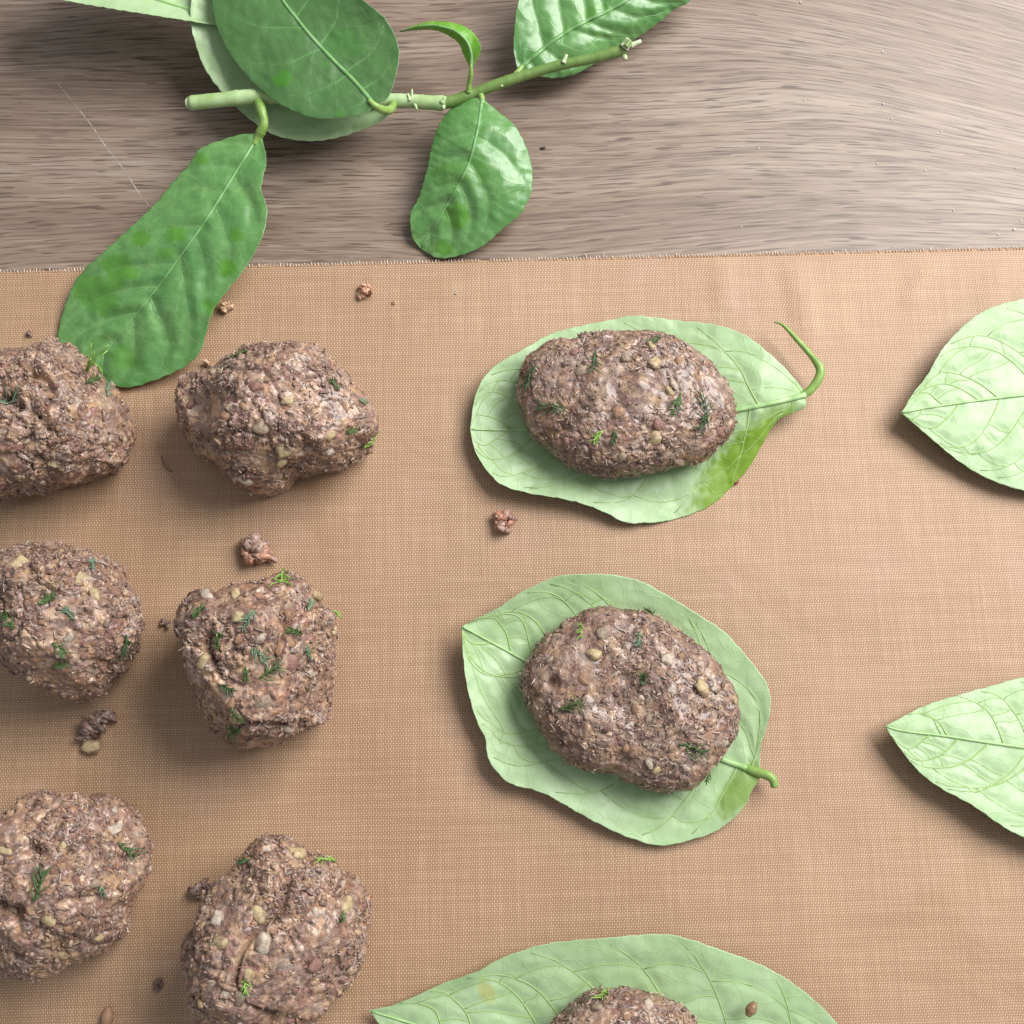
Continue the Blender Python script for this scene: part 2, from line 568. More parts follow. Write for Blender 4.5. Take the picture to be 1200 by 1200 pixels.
def mat_local_height(x, y):
    """gentle waviness and a few soft creases of the sheet (local coordinates)"""
    P = np.stack([x * 14, y * 14, np.zeros_like(x)], 1)
    h = 0.00022 * (perlin(P, 5) + 0.6)
    for (ax, ay, bx, by, w, amp) in CREASES:
        d = np.array([bx - ax, by - ay]); L = np.linalg.norm(d); d /= L
        s = (x - ax) * d[0] + (y - ay) * d[1]
        t = -(x - ax) * d[1] + (y - ay) * d[0]
        end = np.clip(np.minimum(s, L - s) / (0.25 * L), 0, 1)
        h += 2.4 * amp * np.exp(-(t / w) ** 2) * end
    return np.maximum(h, 0.0)


def to_mat(px, py):
    p = mat_inv @ (at(px, py, MAT_TOP) - Vector((mat_org.x, mat_org.y, 0)))
    return p.x, p.y


CREASES = []
for (a, b, w, amp) in [((1096, 306), (1058, 362), 0.0016, 0.0004), ((505, 352), (462, 396), 0.0014, 0.00025), ((540, 336), (500, 352), 0.0014, 0.00025), ((846, 300), (850, 372), 0.003, 0.0003),
                       ((975, 770), (930, 815), 0.0014, 0.00022), ((930, 300), (955, 420), 0.004, 0.00035), ((1130, 1010), (1010, 1090), 0.002, 0.0002), ((1180, 300), (1150, 380), 0.003, 0.0003)]:
    CREASES.append((*to_mat(*a), *to_mat(*b), w, amp))


def make_mat():
    nx, ny = 190, 140
    xs = np.linspace(-0.27, 0.27, nx); ys = np.linspace(0, -0.36, ny)
    ys = -0.36 * (np.linspace(0, 1, ny) ** 1.15)
    X, Y = np.meshgrid(xs, ys)
    x, y = X.ravel().copy(), Y.ravel().copy()
    h = mat_local_height(x, y)
    # slightly irregular cut edge
    e = np.arange(nx)
    y[:nx] += 0.00018 * np.sin(xs * 900) * 0.5 + np.random.RandomState(1).normal(0, 0.00015, nx)
    top = np.stack([x, y, MAT_TOP + h], 1)
    bot = np.stack([x, y, 0.0002 + h], 1)
    V = np.vstack([top, bot])
    idx = np.arange(nx * ny).reshape(ny, nx)
    q = np.stack([idx[:-1, :-1], idx[1:, :-1], idx[1:, 1:], idx[:-1, 1:]], -1).reshape(-1, 4)
    n = nx * ny
    qb = q[:, ::-1] + n
    ring = np.concatenate([idx[0, :], idx[1:, -1], idx[-1, -2::-1], idx[-2:0:-1, 0]])
    r2 = np.roll(ring, -1)
    qs = np.stack([ring, r2, r2 + n, ring + n], -1)
    o = link('baking_mat', mesh_from('baking_mat', V, np.vstack([q, qb, qs]), [M['mat']]))
    o.location = (mat_org.x, mat_org.y, 0)
    o.rotation_euler = (0, 0, mat_ang)
    tag(o, 'copper brown woven non-stick baking mat lying on the wood table', 'baking mat')
    # cut thread ends standing out of the edge
    rng = np.random.RandomState(11)
    V, F = [], []
    x = -0.268
    while x < 0.268:
        x += MAT_U * 2 * rng.uniform(0.85, 1.2)
        L = rng.uniform(0.0002, 0.0008) * (2.5 if rng.rand() < 0.03 else 1)
        if rng.rand() < 0.12:
            continue
        r = rng.uniform(0.00010, 0.00021)
        a = rng.normal(0, 0.25)
        z0 = 0.0006 + float(mat_local_height(np.array([x]), np.array([0.0]))[0])
        pts = [(x, -0.0006, z0), (x + 0.3 * L * math.sin(a), 0.4 * L, z0 + 0.00005), (x + L * math.sin(a), L, z0 - 0.0002 + rng.uniform(0, 0.0003))]
        v, f = tube(pts, [r, r * 0.95, r * 0.6], 6)
        b0 = len(V); V += [tuple(p) for p in v]; F += [tuple(i + b0 for i in q) for q in f]
    link('frayed_edge', mesh_from('frayed_edge', V, F, [M['fray']]), o, kind='stuff')
    return o


make_mat()


# ------------------------------------------------------------------ leaves
def interp_arr(a, u):
    a = np.asarray(a, float)
    return np.interp(u, np.linspace(0, 1, len(a)), a)


def leaf_geometry(left, right, mid, zmid, zl, zr, up='top', nveins=9, thick=0.00035, seed=0, NU=120, NV=38,
                  vein_h=None, curve=(1.6, 1.6), wav=0.0011, spots=(), crenate=0.4, vein_w=2.1, loops=False):
    """left/right/mid: pixel outlines from stalk to tip, z*: heights in mm along them. Returns V,F,midx,attrs,midrib pts"""
    rng = np.random.RandomState(seed)
    Lp, Rp, Mp = resample(left, NU), resample(right, NU), resample(mid, NU)
    u = np.linspace(0, 1, NU)
    # fine crenate margin
    for E in (Lp, Rp):
        d = np.gradient(E, axis=0); nrm = np.stack([-d[:, 1], d[:, 0]], 1)
        nrm /= np.linalg.norm(nrm, axis=1)[:, None] + 1e-9
        amp = crenate * (0.8 * np.sin(u * 150 + rng.rand() * 6) + rng.normal(0, 0.5, NU)) * np.sin(np.pi * u) ** 0.3
        E += nrm * amp[:, None]
    s = np.linspace(0, 1, NV)
    s = 1 - (1 - s) ** 1.15
    vv = np.concatenate([-s[::-1], s[1:]])
    G = np.zeros((NU, len(vv), 2))
    for j, v in enumerate(vv):
        E = Lp if v < 0 else Rp
        G[:, j] = Mp + (E - Mp) * abs(v)
    zm, zL, zR = interp_arr(zmid, u) / 1000, interp_arr(zl, u) / 1000, interp_arr(zr, u) / 1000
    Z = np.zeros(G.shape[:2])
    for j, v in enumerate(vv):
        E, p = (zL, curve[0]) if v < 0 else (zR, curve[1])
        Z[:, j] = zm + (E - zm) * abs(v) ** p
    # veins as curves in leaf coordinates (u along, v across)
    def lerp_grid(A, uu, v):
        fi = np.clip(uu, 0, 1) * (NU - 1)
        fj = np.interp(v, vv, np.arange(len(vv)))
        i0 = np.minimum(fi.astype(int), NU - 2); j0 = np.minimum(fj.astype(int), len(vv) - 2)
        a_, b_ = (fi - i0)[:, None], (fj - j0)[:, None]
        return (A[i0, j0] * (1 - a_) * (1 - b_) + A[i0 + 1, j0] * a_ * (1 - b_) + A[i0, j0 + 1] * (1 - a_) * b_ + A[i0 + 1, j0 + 1] * a_ * b_)

    polys, main, net = [], [], []
    mlen = np.linalg.norm(np.diff(Mp, axis=0), axis=1).sum() + 1e-6
    for side in (-1, 1):
        us = np.linspace(0.03, 0.86, nveins) + rng.normal(0, 0.018, nveins) + (0.03 if side > 0 else 0)
        prev = None
        for k, u0 in enumerate(us):
            ss = np.linspace(0, 0.94, 18)
            ii = int(np.clip(u0, 0, 1) * (NU - 1))
            hw = np.linalg.norm((Lp if side < 0 else Rp)[ii] - Mp[ii]) / mlen
            lean = hw * (0.60 + 0.12 * rng.randn())
            wob = 0.035 * perlin(np.stack([ss * 2.5, np.full(18, k * 3.1), np.full(18, seed * 1.3 + side)], 1), 9)
            uu = np.clip(u0 + lean * ss + (0.03 + 0.25 * hw) * ss ** 4 + wob * ss, 0, 0.99)
            C = np.stack([uu, side * ss], 1)
            main.append(C)
            if prev is not None:
                tt = np.linspace(0, 1, 9)[:, None]
                a0, b0 = prev[13 + k % 2], C[13]
                q = a0 + (b0 - a0) * tt
                q[:, 1:2] += side * rng.uniform(0.03, 0.08) * 4 * tt * (1 - tt)
                net.append(q)
                for (pa, pb) in ((5 + (k * 7) % 4, 4 + (k * 5) % 4), (10 + k % 2, 8 + (k * 3) % 3)):
                    if rng.rand() < 0.75:
                        c0, d0 = prev[pa], C[pb]
                        q = c0 + (d0 - c0) * tt
                        q[:, 1:2] += 0.02 * np.sin(tt * 6 + k)
                        net.append(q)
            prev = C
    for C in main + (net if loops else []):
        polys.append(lerp_grid(G, C[:, 0], np.clip(C[:, 1], -0.97, 0.97)))
    pts = G.reshape(-1, 2)
    dmin = np.full(len(pts), 1e9)
    along = np.zeros(len(pts))
    for poly in polys:
        for k in range(len(poly) - 1):
            a, b = poly[k], poly[k + 1]
            ab = b - a
            t = np.clip(((pts - a) @ ab) / (ab @ ab + 1e-9), 0, 1)
            d = np.linalg.norm(pts - (a + t[:, None] * ab), axis=1)
            cl = d < dmin
            along = np.where(cl, (k + t) / (len(poly) - 1), along)
            dmin = np.where(cl, d, dmin)
    dm = np.min(np.linalg.norm(pts[:, None, :] - Mp[None, ::3, :], axis=2), axis=1)
    fade = 1 - (0.35 if loops else 0.65) * along
    vein = np.exp(-(dmin / vein_w) ** 2) * fade
    if vein_h is None:
        vein_h = (0.05, 0.42) if up == 'under' else (-0.25, 0.55)
    pil = 1 - np.exp(-(dmin / (7.0 if loops else 9.0)) ** 2)
    edge = np.abs(np.tile(vv, NU))
    hgt = vein_h[0] / 1000 * vein + vein_h[1] / 1000 * pil * (1 - edge ** 4)
    P3 = np.stack([pts[:, 0] / 55, pts[:, 1] / 55, np.full(len(pts), seed * 3.7)], 1)
    hgt += wav * perlin(P3, 3) * (0.35 + 0.65 * edge) + wav * 0.25 * perlin(P3 * 3.1, 4) + (0.00009 if loops else 0.00022) * perlin(P3 * 5.5, 6)
    Z = Z.ravel() + hgt
    T = at_np(pts, Z)
    n = len(T)
    uT = np.tile(np.abs(vv), NU)
    B = T - np.array([0, 0, 1.0]) * thick * (1 - 0.5 * uT ** 6)[:, None]
    nv = len(vv)
    idx = np.arange(n).reshape(NU, nv)
    q = np.stack([idx[:-1, :-1], idx[:-1, 1:], idx[1:, 1:], idx[1:, :-1]], -1).reshape(-1, 4)
    # orient so that the first sheet faces up
    a, b, c = T[q[len(q) // 2, 0]], T[q[len(q) // 2, 1]], T[q[len(q) // 2, 2]]
    if np.cross(b - a, c - a)[2] < 0:
        q = q[:, ::-1]
    qb = q[:, ::-1] + n
    ring = np.concatenate([idx[0, :], idx[1:, -1], idx[-1, -2::-1], idx[-2:0:-1, 0]])
    r2 = np.roll(ring, -1)
    qs = np.stack([ring, ring + n, r2 + n, r2], -1)
    if np.cross(b - a, c - a)[2] < 0:
        qs = qs[:, ::-1]
    F = np.vstack([q, qb, qs])
    mid_up = np.zeros(len(q)); mid_dn = np.ones(len(qb)); mid_s = np.ones(len(qs)) if up == 'top' else np.zeros(len(qs))
    midx = np.concatenate([mid_up, mid_dn, mid_s])
    spot = np.zeros(n)
    for (sx, sy, r, asp, ang, k) in spots:
        ca, sa = math.cos(ang), math.sin(ang)
        dx, dy = pts[:, 0] - sx, pts[:, 1] - sy
        e = np.hypot((dx * ca + dy * sa) / asp, -dx * sa + dy * ca) / r
        e = e + (0.3 if loops else 0.55) * perlin(np.stack([pts[:, 0] / 7, pts[:, 1] / 9, np.full(n, sx)], 1), 8)
        spot = np.maximum(spot, k * np.clip((1.1 - e) / (0.4 if loops else 0.16), 0, 1))
    uv = pts / 330.0
    attrs = {'vein': np.concatenate([vein, vein * 0.5]), 'spot': np.concatenate([spot, spot * 0])}
    mids = T.reshape(NU, nv, 3)[:, nv // 2]
    TG = T.reshape(NU, nv, 3)
    v3 = [[lerp_grid(TG, C[:, 0], np.clip(C[:, 1], -0.97, 0.97)) for C in grp] for grp in (main, net)]
    return np.vstack([T, B]), F, midx, attrs, mids, np.vstack([uv, uv]), v3


def leaf_mesh(name, geo, mats, origin):
    V, F, midx, attrs, mids, uv = geo[:6]
    me = mesh_from(name, V - np.array(origin), F, mats, midx=midx, col=attrs)
    l = me.uv_layers.new(name='UVMap')
    vi = np.zeros(len(me.loops), np.int32)
    me.loops.foreach_get('vertex_index', vi)
    l.data.foreach_set('uv', uv[vi].astype(np.float32).ravel())
    return me


def add_veins(parent, geo, origin, mat, r0, r1, rnet, lift):
    """side veins standing a little proud of the blade, each one a piece"""
    o3 = np.array(origin)
    for P in geo[6][0]:
        n = len(P)
        rr = [r0 + (r1 - r0) * (i / (n - 1)) ** 0.7 for i in range(n)]
        V, F = tube([Vector(p - o3) + Vector((0, 0, lift)) for p in P], rr, 5, True, 0.7)
        link('vein', mesh_from('vein', [tuple(v) for v in V], F, [mat]), parent)
    if rnet:
        VV, FF = [], []
        for P in geo[6][1]:
            V, F = tube([Vector(p - o3) + Vector((0, 0, lift * 0.5)) for p in P], [rnet] * len(P), 4, True, 0.7)
            b0 = len(VV)
            VV += [tuple(v) for v in V]; FF += [tuple(i + b0 for i in f) for f in F]
        link('vein_network', mesh_from('vein_network', VV, FF, [mat]), parent, kind='stuff')


def midrib_mesh(mids, origin, r0, r1, mat, lift, flat=0.7):
    n = len(mids)
    pts = [Vector(mids[i]) + Vector((0, 0, lift)) - Vector(origin) for i in range(0, n - 1, 2)]
    rr = [(r0 + (r1 - r0) * (i / (len(pts) - 1)) ** 0.7) for i in range(len(pts))]
    V, F = tube(pts, rr, 8, True, flat)
    return mesh_from('midrib', [tuple(v) for v in V], F, [mat])


def tube_mesh(name, pts, radii, mat, origin, seg=12, n=40, jitter=0.0):
    P = resample(np.array([tuple(p) for p in pts]), n)
    rr = np.interp(np.linspace(0, 1, n), np.linspace(0, 1, len(radii)), radii)
    rng = np.random.RandomState(len(pts) + n)
    rr = rr * (1 + jitter * rng.randn(n))
    V, F = tube([Vector(p) - Vector(origin) for p in P], rr, seg)
    return mesh_from(name, [tuple(v) for v in V], F, [mat])


def loose_leaf(label, left, right, mid, zmid, zl, zr, seed, petiole=None, group='loose lemon leaves on the mat', under='leaf_under', **kw):
    org = Vector(at(*np.mean(np.array(mid), axis=0), 0)); org.z = MAT_TOP
    geo = leaf_geometry(left, right, mid, zmid, zl, zr, up='under', seed=seed, loops=True, NU=190, NV=60, **{'vein_w': 1.7, **kw})
    root = empty('lemon_leaf', org)
    tag(root, label, 'leaf', group)
    link('blade', leaf_mesh('blade', geo, [M[under], M['leaf_top']], org), root)
    link('midrib', midrib_mesh(geo[4], org, 0.0009, 0.00025, M['midrib_under'], 0.0002), root)
    add_veins(root, geo, org, M['vein_under'], 0.00031, 0.00012, 0.00013, 0.0)
    if petiole:
        pts, radii = petiole
        link('petiole', tube_mesh('petiole', [at(x, y, z / 1000) for x, y, z in pts], [r / 1000 for r in radii], M['petiole'], org, jitter=0.02), root)
    return root


# leaf under the oblong patty (stalk at right)
A_root = loose_leaf('pale green leaf with a bent thin stalk under the oblong patty',
    [(944, 460), (928, 440), (904, 416), (872, 392), (836, 380), (800, 376), (768, 372), (744, 370), (720, 374), (680, 382), (644, 392), (612, 410), (584, 426), (566, 444), (556, 468), (551, 503)],
    [(944, 466), (942, 478), (912, 492), (896, 516), (880, 544), (860, 568), (836, 590), (816, 600), (784, 610), (752, 613), (732, 612), (712, 602), (688, 592), (656, 584), (620, 578), (588, 568), (568, 548), (556, 526), (551, 503)],
    [(944, 463), (920, 469), (868, 480), (800, 490), (720, 498), (640, 502), (590, 504), (551, 503)],
    [8, 8, 4, 1.6, 1.6, 1.6, 2.5, 5.5], [7, 7.5, 6.5, 5, 5, 6, 7, 5.5], [8, 4.5, 0.9, 1.2, 4.5, 6.5, 7, 5.5], seed=2, under='leaf_under_patched', spots=[(872, 546, 34, 2.6, math.radians(132), 1.0), (908, 502, 17, 2.2, math.radians(135), 0.8)],  # yellow-green patches along the edge that bends down near the stalk
    petiole=([(930, 467, 6.5), (946, 460, 7.5), (958, 446, 8.5), (961, 432, 9), (950, 416, 9), (934, 398, 8.5), (922, 385, 8), (914, 379, 7.5), (907, 378, 7)],
             [0.9, 1.25, 1.3, 1.4, 0.95, 0.8, 0.72, 0.55, 0.2]))
# leaf under the round patty (tip upper left)
B_root = loose_leaf('pale green leaf with a short stub stalk under the rounder patty',
    [(891, 905), (891, 878), (900, 846), (903, 822), (898, 800), (884, 780), (863, 755), (846, 738), (818, 720), (793, 704), (772, 692), (748, 680), (712, 673), (678, 673), (656, 675), (636, 682), (608, 696), (583, 713), (558, 725), (541, 734)],
    [(893, 908), (881, 927), (873, 944), (856, 962), (835, 976), (814, 983), (786, 990), (765, 990), (744, 984), (723, 976), (695, 962), (670, 948), (642, 932), (622, 925), (597, 918), (580, 902), (571, 885), (569, 867), (558, 843), (548, 808), (543, 772), (541, 734)],
    [(892, 907), (868, 898), (846, 890), (800, 870), (730, 838), (660, 800), (600, 766), (541, 734)],
    [5, 3, 1.8, 1.6, 1.6, 1.8, 4.5, 10], [5, 6, 7, 8, 9, 10, 10, 10], [5, 3.5, 3.5, 4.5, 6, 6.5, 8, 10], seed=5, under='leaf_under_patched', spots=[(868, 925, 20, 2.2, math.radians(130), 0.7)],  # weaker yellow-green patch on the lower edge near the stalk
    petiole=([(850, 892, 2.2), (872, 900, 3.6), (888, 905, 5), (900, 909, 6), (906, 914, 6.2), (908, 922, 5.8)], [0.8, 1.0, 1.3, 1.35, 1.3, 1.1]))
# leaf under the third patty (bottom)
C_root = loose_leaf('pale green leaf with a yellowish blotch and a brown seed on it',
    [(1012, 1262), (1002, 1230), (985, 1204), (965, 1182), (940, 1160), (910, 1140), (880, 1126), (830, 1108), (790, 1096), (760, 1095), (700, 1100), (640, 1106), (590, 1122), (560, 1138), (520, 1152), (490, 1166), (460, 1178), (432, 1184)],
    [(1012, 1264), (960, 1302), (900, 1328), (780, 1352), (650, 1340), (540, 1290), (470, 1230), (432, 1184)],
    [(1012, 1263), (950, 1258), (850, 1248), (720, 1240), (600, 1228), (500, 1204), (432, 1184)],
    [5, 3, 1.8, 1.6, 1.6, 2.0, 3, 4], [5, 5, 6, 7.5, 7.5, 6.5, 6, 4], [5, 5, 5, 5, 5, 5, 5, 4], seed=8, spots=[(570, 1163, 10, 1.6, 1.1, 0.6)])
# two bare leaves at the right
D_root = loose_leaf('bare pale leaf, underside up, beside the bent stalk of the oblong patty leaf',
    [(1402, 443), (1370, 400), (1310, 360), (1250, 345), (1200, 350), (1156, 363), (1128, 383), (1103, 411), (1087, 439), (1070, 461), (1056, 484)],
    [(1402, 447), (1370, 500), (1310, 560), (1250, 580), (1200, 575), (1156, 560), (1123, 540), (1095, 517), (1073, 498), (1056, 484)],
    [(1402, 445), (1300, 455), (1200, 463), (1100, 476), (1056, 484)],
    [4, 4, 5, 6, 7, 8], [4, 6, 7, 8, 8, 8], [4, 4, 4, 5, 6, 8], seed=12, vein_h=(0.05, 0.38))
E_root = loose_leaf('bare pale leaf, underside up, its sharp tip pointing at the rounder patty',
    [(1420, 893), (1390, 850), (1330, 810), (1260, 790), (1200, 794), (1168, 802), (1128, 813), (1084, 827), (1037, 851)],
    [(1420, 897), (1390, 950), (1330, 990), (1260, 1000), (1200, 981), (1173, 967), (1140, 944), (1100, 922), (1073, 900), (1047, 866), (1037, 851)],
    [(1420, 895), (1300, 886), (1200, 876), (1110, 863), (1060, 857), (1037, 851)],
    [4, 4, 5, 6, 7, 6.5], [4, 4, 4, 4.5, 5, 6.5], [4, 6, 7.5, 8, 8, 6.5], seed=15, vein_h=(0.05, 0.36))

# ------------------------------------------------------------------ the sprig
sprig = empty('lemon_sprig', at(430, 120, 0))
SO = sprig.location.copy()
tag(sprig, 'cut lemon sprig with glossy green leaves lying on the wood', 'sprig')


def sprig_leaf(left, right, mid, zmid, zl, zr, seed, up='top', petiole=None, mats=None, rib=(0.0010, 0.0003), ribmat=None, label=None, lift=0.0001, veins=0.00026, **kw):
    geo = leaf_geometry(left, right, mid, zmid, zl, zr, up=up, seed=seed, **kw)
    if mats is None:
        mats = [M['leaf_top'], M['leaf_under']] if up == 'top' else [M['leaf_under'], M['leaf_top']]
    lf = link('leaf', leaf_mesh('leaf', geo, mats, SO), sprig)
    if label:
        lf['label'] = label
    link('midrib', midrib_mesh(geo[4], SO, rib[0], rib[1], ribmat or (M['midrib_top'] if up == 'top' else M['midrib_under']), lift), lf)
    if veins:
        add_veins(lf, geo, SO, M['vein_top'] if up == 'top' else M['vein_under'], veins, veins * 0.4, 0, -veins * 0.35)
    if petiole:
        pts, radii = petiole
        link('petiole', tube_mesh('petiole', [at(x, y, z / 1000) for x, y, z in pts], [r / 1000 for r in radii], M['petiole'], SO, jitter=0.03), lf)
    return lf


# long leaf reaching onto the mat
sprig_leaf(
    [(304, 156), (280, 158), (248, 168), (232, 176), (222, 192), (204, 212), (184, 236), (160, 260), (120, 296), (92, 324), (78, 352), (70, 380), (69, 402), (84, 424), (106, 439)],
    [(306, 157), (312, 188), (306, 220), (313, 245), (308, 276), (296, 300), (280, 324), (260, 348), (248, 368), (240, 396), (232, 416), (212, 432), (180, 446), (150, 454), (126, 450), (106, 439)],
    [(305, 156), (280, 196), (240, 260), (200, 316), (176, 348), (132, 402), (106, 439)],
    [15, 14, 14, 13, 10, 7, 3.5, 1.6], [15, 13, 11, 10, 8, 4, 2.0, 1.6], [15, 16, 16, 13, 10, 6, 2.5, 1.6], seed=21, nveins=8, label='long leaf reaching onto the mat',
    petiole=([(303, 118, 17), (307, 132, 18), (309, 146, 17), (303, 160, 14.8), (298, 170, 14.2)], [1.7, 1.5, 1.4, 1.5, 0.8]),
    spots=[(236, 185, 7, 1.2, 0, 0.8), (206, 274, 9, 1.3, 0, 0.9), (166, 280, 9, 1.2, 0, 0.9), (268, 314, 10, 1.1, 0.8, 1.0), (140, 314, 14, 1.5, 0.4, 0.8), (112, 345, 18, 1.6, 0.7, 0.7), (135, 332, 9, 1.2, 0, 0.7), (276, 276, 8, 1, 0, 0.8), (245, 360, 8, 1.2, 2, 0.8), (195, 296, 6, 1.8, 0, 0.6), (145, 418, 14, 1.2, 0.4, 0.6)],
    vein_h=(-0.1, 0.85), vein_w=2.2, wav=0.0018, rib=(0.0005, 0.0002), crenate=0.55)
# pale leaf lying behind the stem
sprig_leaf(
    [(458, 132), (448, 141), (424, 152), (392, 162), (360, 165), (328, 160), (304, 148), (280, 128), (260, 108), (240, 80), (228, 48), (223, 20), (226, -20)],
    [(456, 128), (440, 96), (410, 60), (370, 16), (320, -30), (270, -45), (226, -20)],
    [(457, 130), (400, 110), (340, 70), (280, 20), (226, -20)],
    [12, 12, 12, 13, 17, 23], [12, 11, 11.5, 13, 18, 23], [12, 13, 14, 15, 18, 23], seed=24, up='under', label='pale underside of a leaf behind the stem')
# pale rolled leaf at the back
sprig_leaf(
    [(312, 44), (280, 36), (250, 29), (200, 21), (150, 13), (100, 5), (75, 0), (50, -8), (16, -38)],
    [(312, 40), (290, 0), (240, -50), (150, -85), (70, -75), (16, -38)],
    [(312, 42), (250, 20), (187, 0), (110, -22), (16, -38)],
    [15, 17, 20, 24, 27, 28], [15, 20, 25, 28, 29, 28], [15, 16, 18, 20, 24, 28], seed=27, up='under', label='pale leaf edge at the back',
    petiole=([(368, 113, 13), (348, 84, 14), (328, 56, 15), (306, 40, 15.4)], [1.3, 1.1, 1.1, 0.8]))
# big dark leaf over the stem
sprig_leaf(
    [(437, 123), (430, 131), (400, 138), (368, 138), (340, 128), (316, 114), (292, 92), (274, 70), (260, 46), (252, 26), (248, 0), (248, -30), (256, -70), (270, -102)],
    [(439, 121), (453, 116), (462, 96), (468, 64), (464, 44), (452, 22), (436, 8), (426, 0), (400, -30), (350, -72), (305, -98), (270, -102)],
    [(438, 122), (416, 96), (388, 68), (364, 42), (348, 22), (331, 0), (300, -50), (270, -102)],
    [23, 23.5, 25, 26, 27, 27], [23, 21.5, 21.5, 23, 25, 27], [23, 26, 30, 32, 30, 27], seed=31, nveins=7, label='big dark green leaf over the stem', rib=(0.0007, 0.0004), lift=0.0001, mats=[M['leaf_top_dark'], M['leaf_under']],
    petiole=([(461, 121, 14), (458, 128, 16), (450, 129, 20), (440, 124, 23), (432, 117, 23.6)], [1.3, 1.35, 1.3, 1.15, 0.6]),
    spots=[(332, 92, 9, 1.4, -0.5, 1.0), (398, 134, 4, 1, 0, 0.8), (381, 76, 4, 1, 0.5, 0.4), (405, 50, 16, 1.4, 0.4, 0.35)], vein_h=(-0.05, 0.16), vein_w=1.6, wav=0.0012)
# small young leaf
sprig_leaf(
    [(551, 80), (543, 63), (537, 50), (523, 40), (507, 35), (487, 35), (468, 37)],
    [(553, 80), (562, 63), (562, 50), (553, 37), (537, 28), (520, 25), (497, 26), (468, 37)],
    [(552, 80), (552, 62), (545, 46), (528, 34), (500, 30), (468, 37)],
    [20, 23, 25, 25, 23, 19], [20, 20, 21, 21, 20, 19], [20, 24, 24, 22, 20, 19], seed=35, nveins=5, mats=[M['leaf_young'], M['leaf_young']], label='small bright young leaf curling back',
    petiole=([(549, 108, 15), (550, 98, 17), (552, 86, 19.5), (552, 76, 21)], [0.9, 0.75, 0.75, 0.4]), rib=(0.0005, 0.0002), vein_h=(-0.05, 0.1), wav=0.0005, NU=70, NV=17, crenate=0.5)
# rounded leaf touching the table
sprig_leaf(
    [(564, 116), (553, 115), (533, 123), (518, 140), (508, 163), (500, 200), (490, 233), (481, 250), (483, 277), (493, 291)],
    [(566, 116), (583, 130), (603, 147), (617, 173), (624, 200), (622, 227), (610, 250), (587, 270), (567, 287), (540, 299), (513, 302), (493, 291)],
    [(565, 116), (560, 150), (550, 190), (537, 217), (520, 247), (504, 274), (493, 291)],
    [14, 16, 16, 13, 9, 5, 1.0], [14, 12, 11, 10, 8, 5, 1.0], [14, 14, 11, 8, 5, 2.5, 1.0], seed=38, nveins=6, label='rounded glossy leaf with its tip on the table',
    petiole=([(560, 108, 13.5), (564, 113, 14), (566, 122, 14.4)], [1.0, 0.95, 0.6]), rib=(0.00055, 0.0002), vein_h=(-0.2, 0.65), vein_w=2.6, wav=0.0013,
    spots=[(528, 205, 14, 1.4, 0.2, 0.35), (536, 252, 14, 1.1, 0.4, 0.9), (520, 290, 9, 1.2, 0, 0.8), (560, 200, 10, 1.8, 0.9, 0.5)])
# leaf under the tip end of the stem
sprig_leaf(
    [(606, 82), (602, 54), (604, 22), (608, 0), (620, -40), (660, -80), (720, -95), (790, -80), (822, -55)],
    [(609, 83), (632, 89), (651, 91), (673, 87), (694, 76), (720, 60), (751, 41), (775, 24), (790, 11), (807, 2), (828, -22), (822, -55)],
    [(607, 82), (647, 49), (681, 28), (716, 11), (735, 0), (780, -30), (822, -55)],
    [10, 12, 14, 15, 16, 15], [10, 17, 21, 22, 20, 15], [10, 7, 6, 8, 11, 15], seed=41, nveins=8, label='large ribbed leaf under the stem tip',
    petiole=([(600, 95, 12.5), (604, 88, 11), (612, 78, 10.5)], [1.1, 1.0, 0.6]), rib=(0.0008, 0.0004), vein_h=(-0.3, 0.65), vein_w=2.2, wav=0.0008, spots=[(697, 14, 8, 2, -0.5, 0.7), (662, 36, 5, 2, -0.5, 0.6)])

# stem
stem_px = [(222, 121, 17), (260, 117, 17.2), (300, 113, 17), (350, 113, 16), (400, 116, 14.6), (446, 118, 13.6), (478, 118, 13.4), (500, 120, 13.2), (520, 121, 13)]
stem = link('stem', tube_mesh('stem', [at(x, y, z / 1000) for x, y, z in stem_px], [r / 1000 for r in (2.3, 2.15, 2.4, 2.2, 2.05, 2.0, 2.3, 2.0, 2.3)], M['stem'], SO, 16, 70, 0.025), sprig)
tip_px = [(517, 121, 13), (532, 118, 13.2), (550, 111, 13.6), (600, 93, 14.6), (650, 78, 15.6), (700, 67, 16.6), (733, 58, 17.4)]
tip = link('stem', tube_mesh('stem', [at(x, y, z / 1000) for x, y, z in tip_px], [r / 1000 for r in (2.0, 1.6, 1.75, 1.55, 1.6, 1.55, 1.75)], M['stem_tip'], SO, 16, 70, 0.025), sprig)
tip['label'] = 'younger darker end of the stem'


def nub(parent, name, p0, p1, r0, r1, mat):
    (x0, y0, z0), (x1, y1, z1) = p0, p1
    pts = [at(x0, y0, z0 / 1000), at((x0 + x1) / 2, (y0 + y1) / 2, (z0 + z1) / 2000 + 0.0001), at(x1, y1, z1 / 1000)]
    link(name, tube_mesh(name, pts, [r0 / 1000, (r0 + r1) / 2200, r1 / 1000], mat, SO, 8, 6, 0.08), parent)


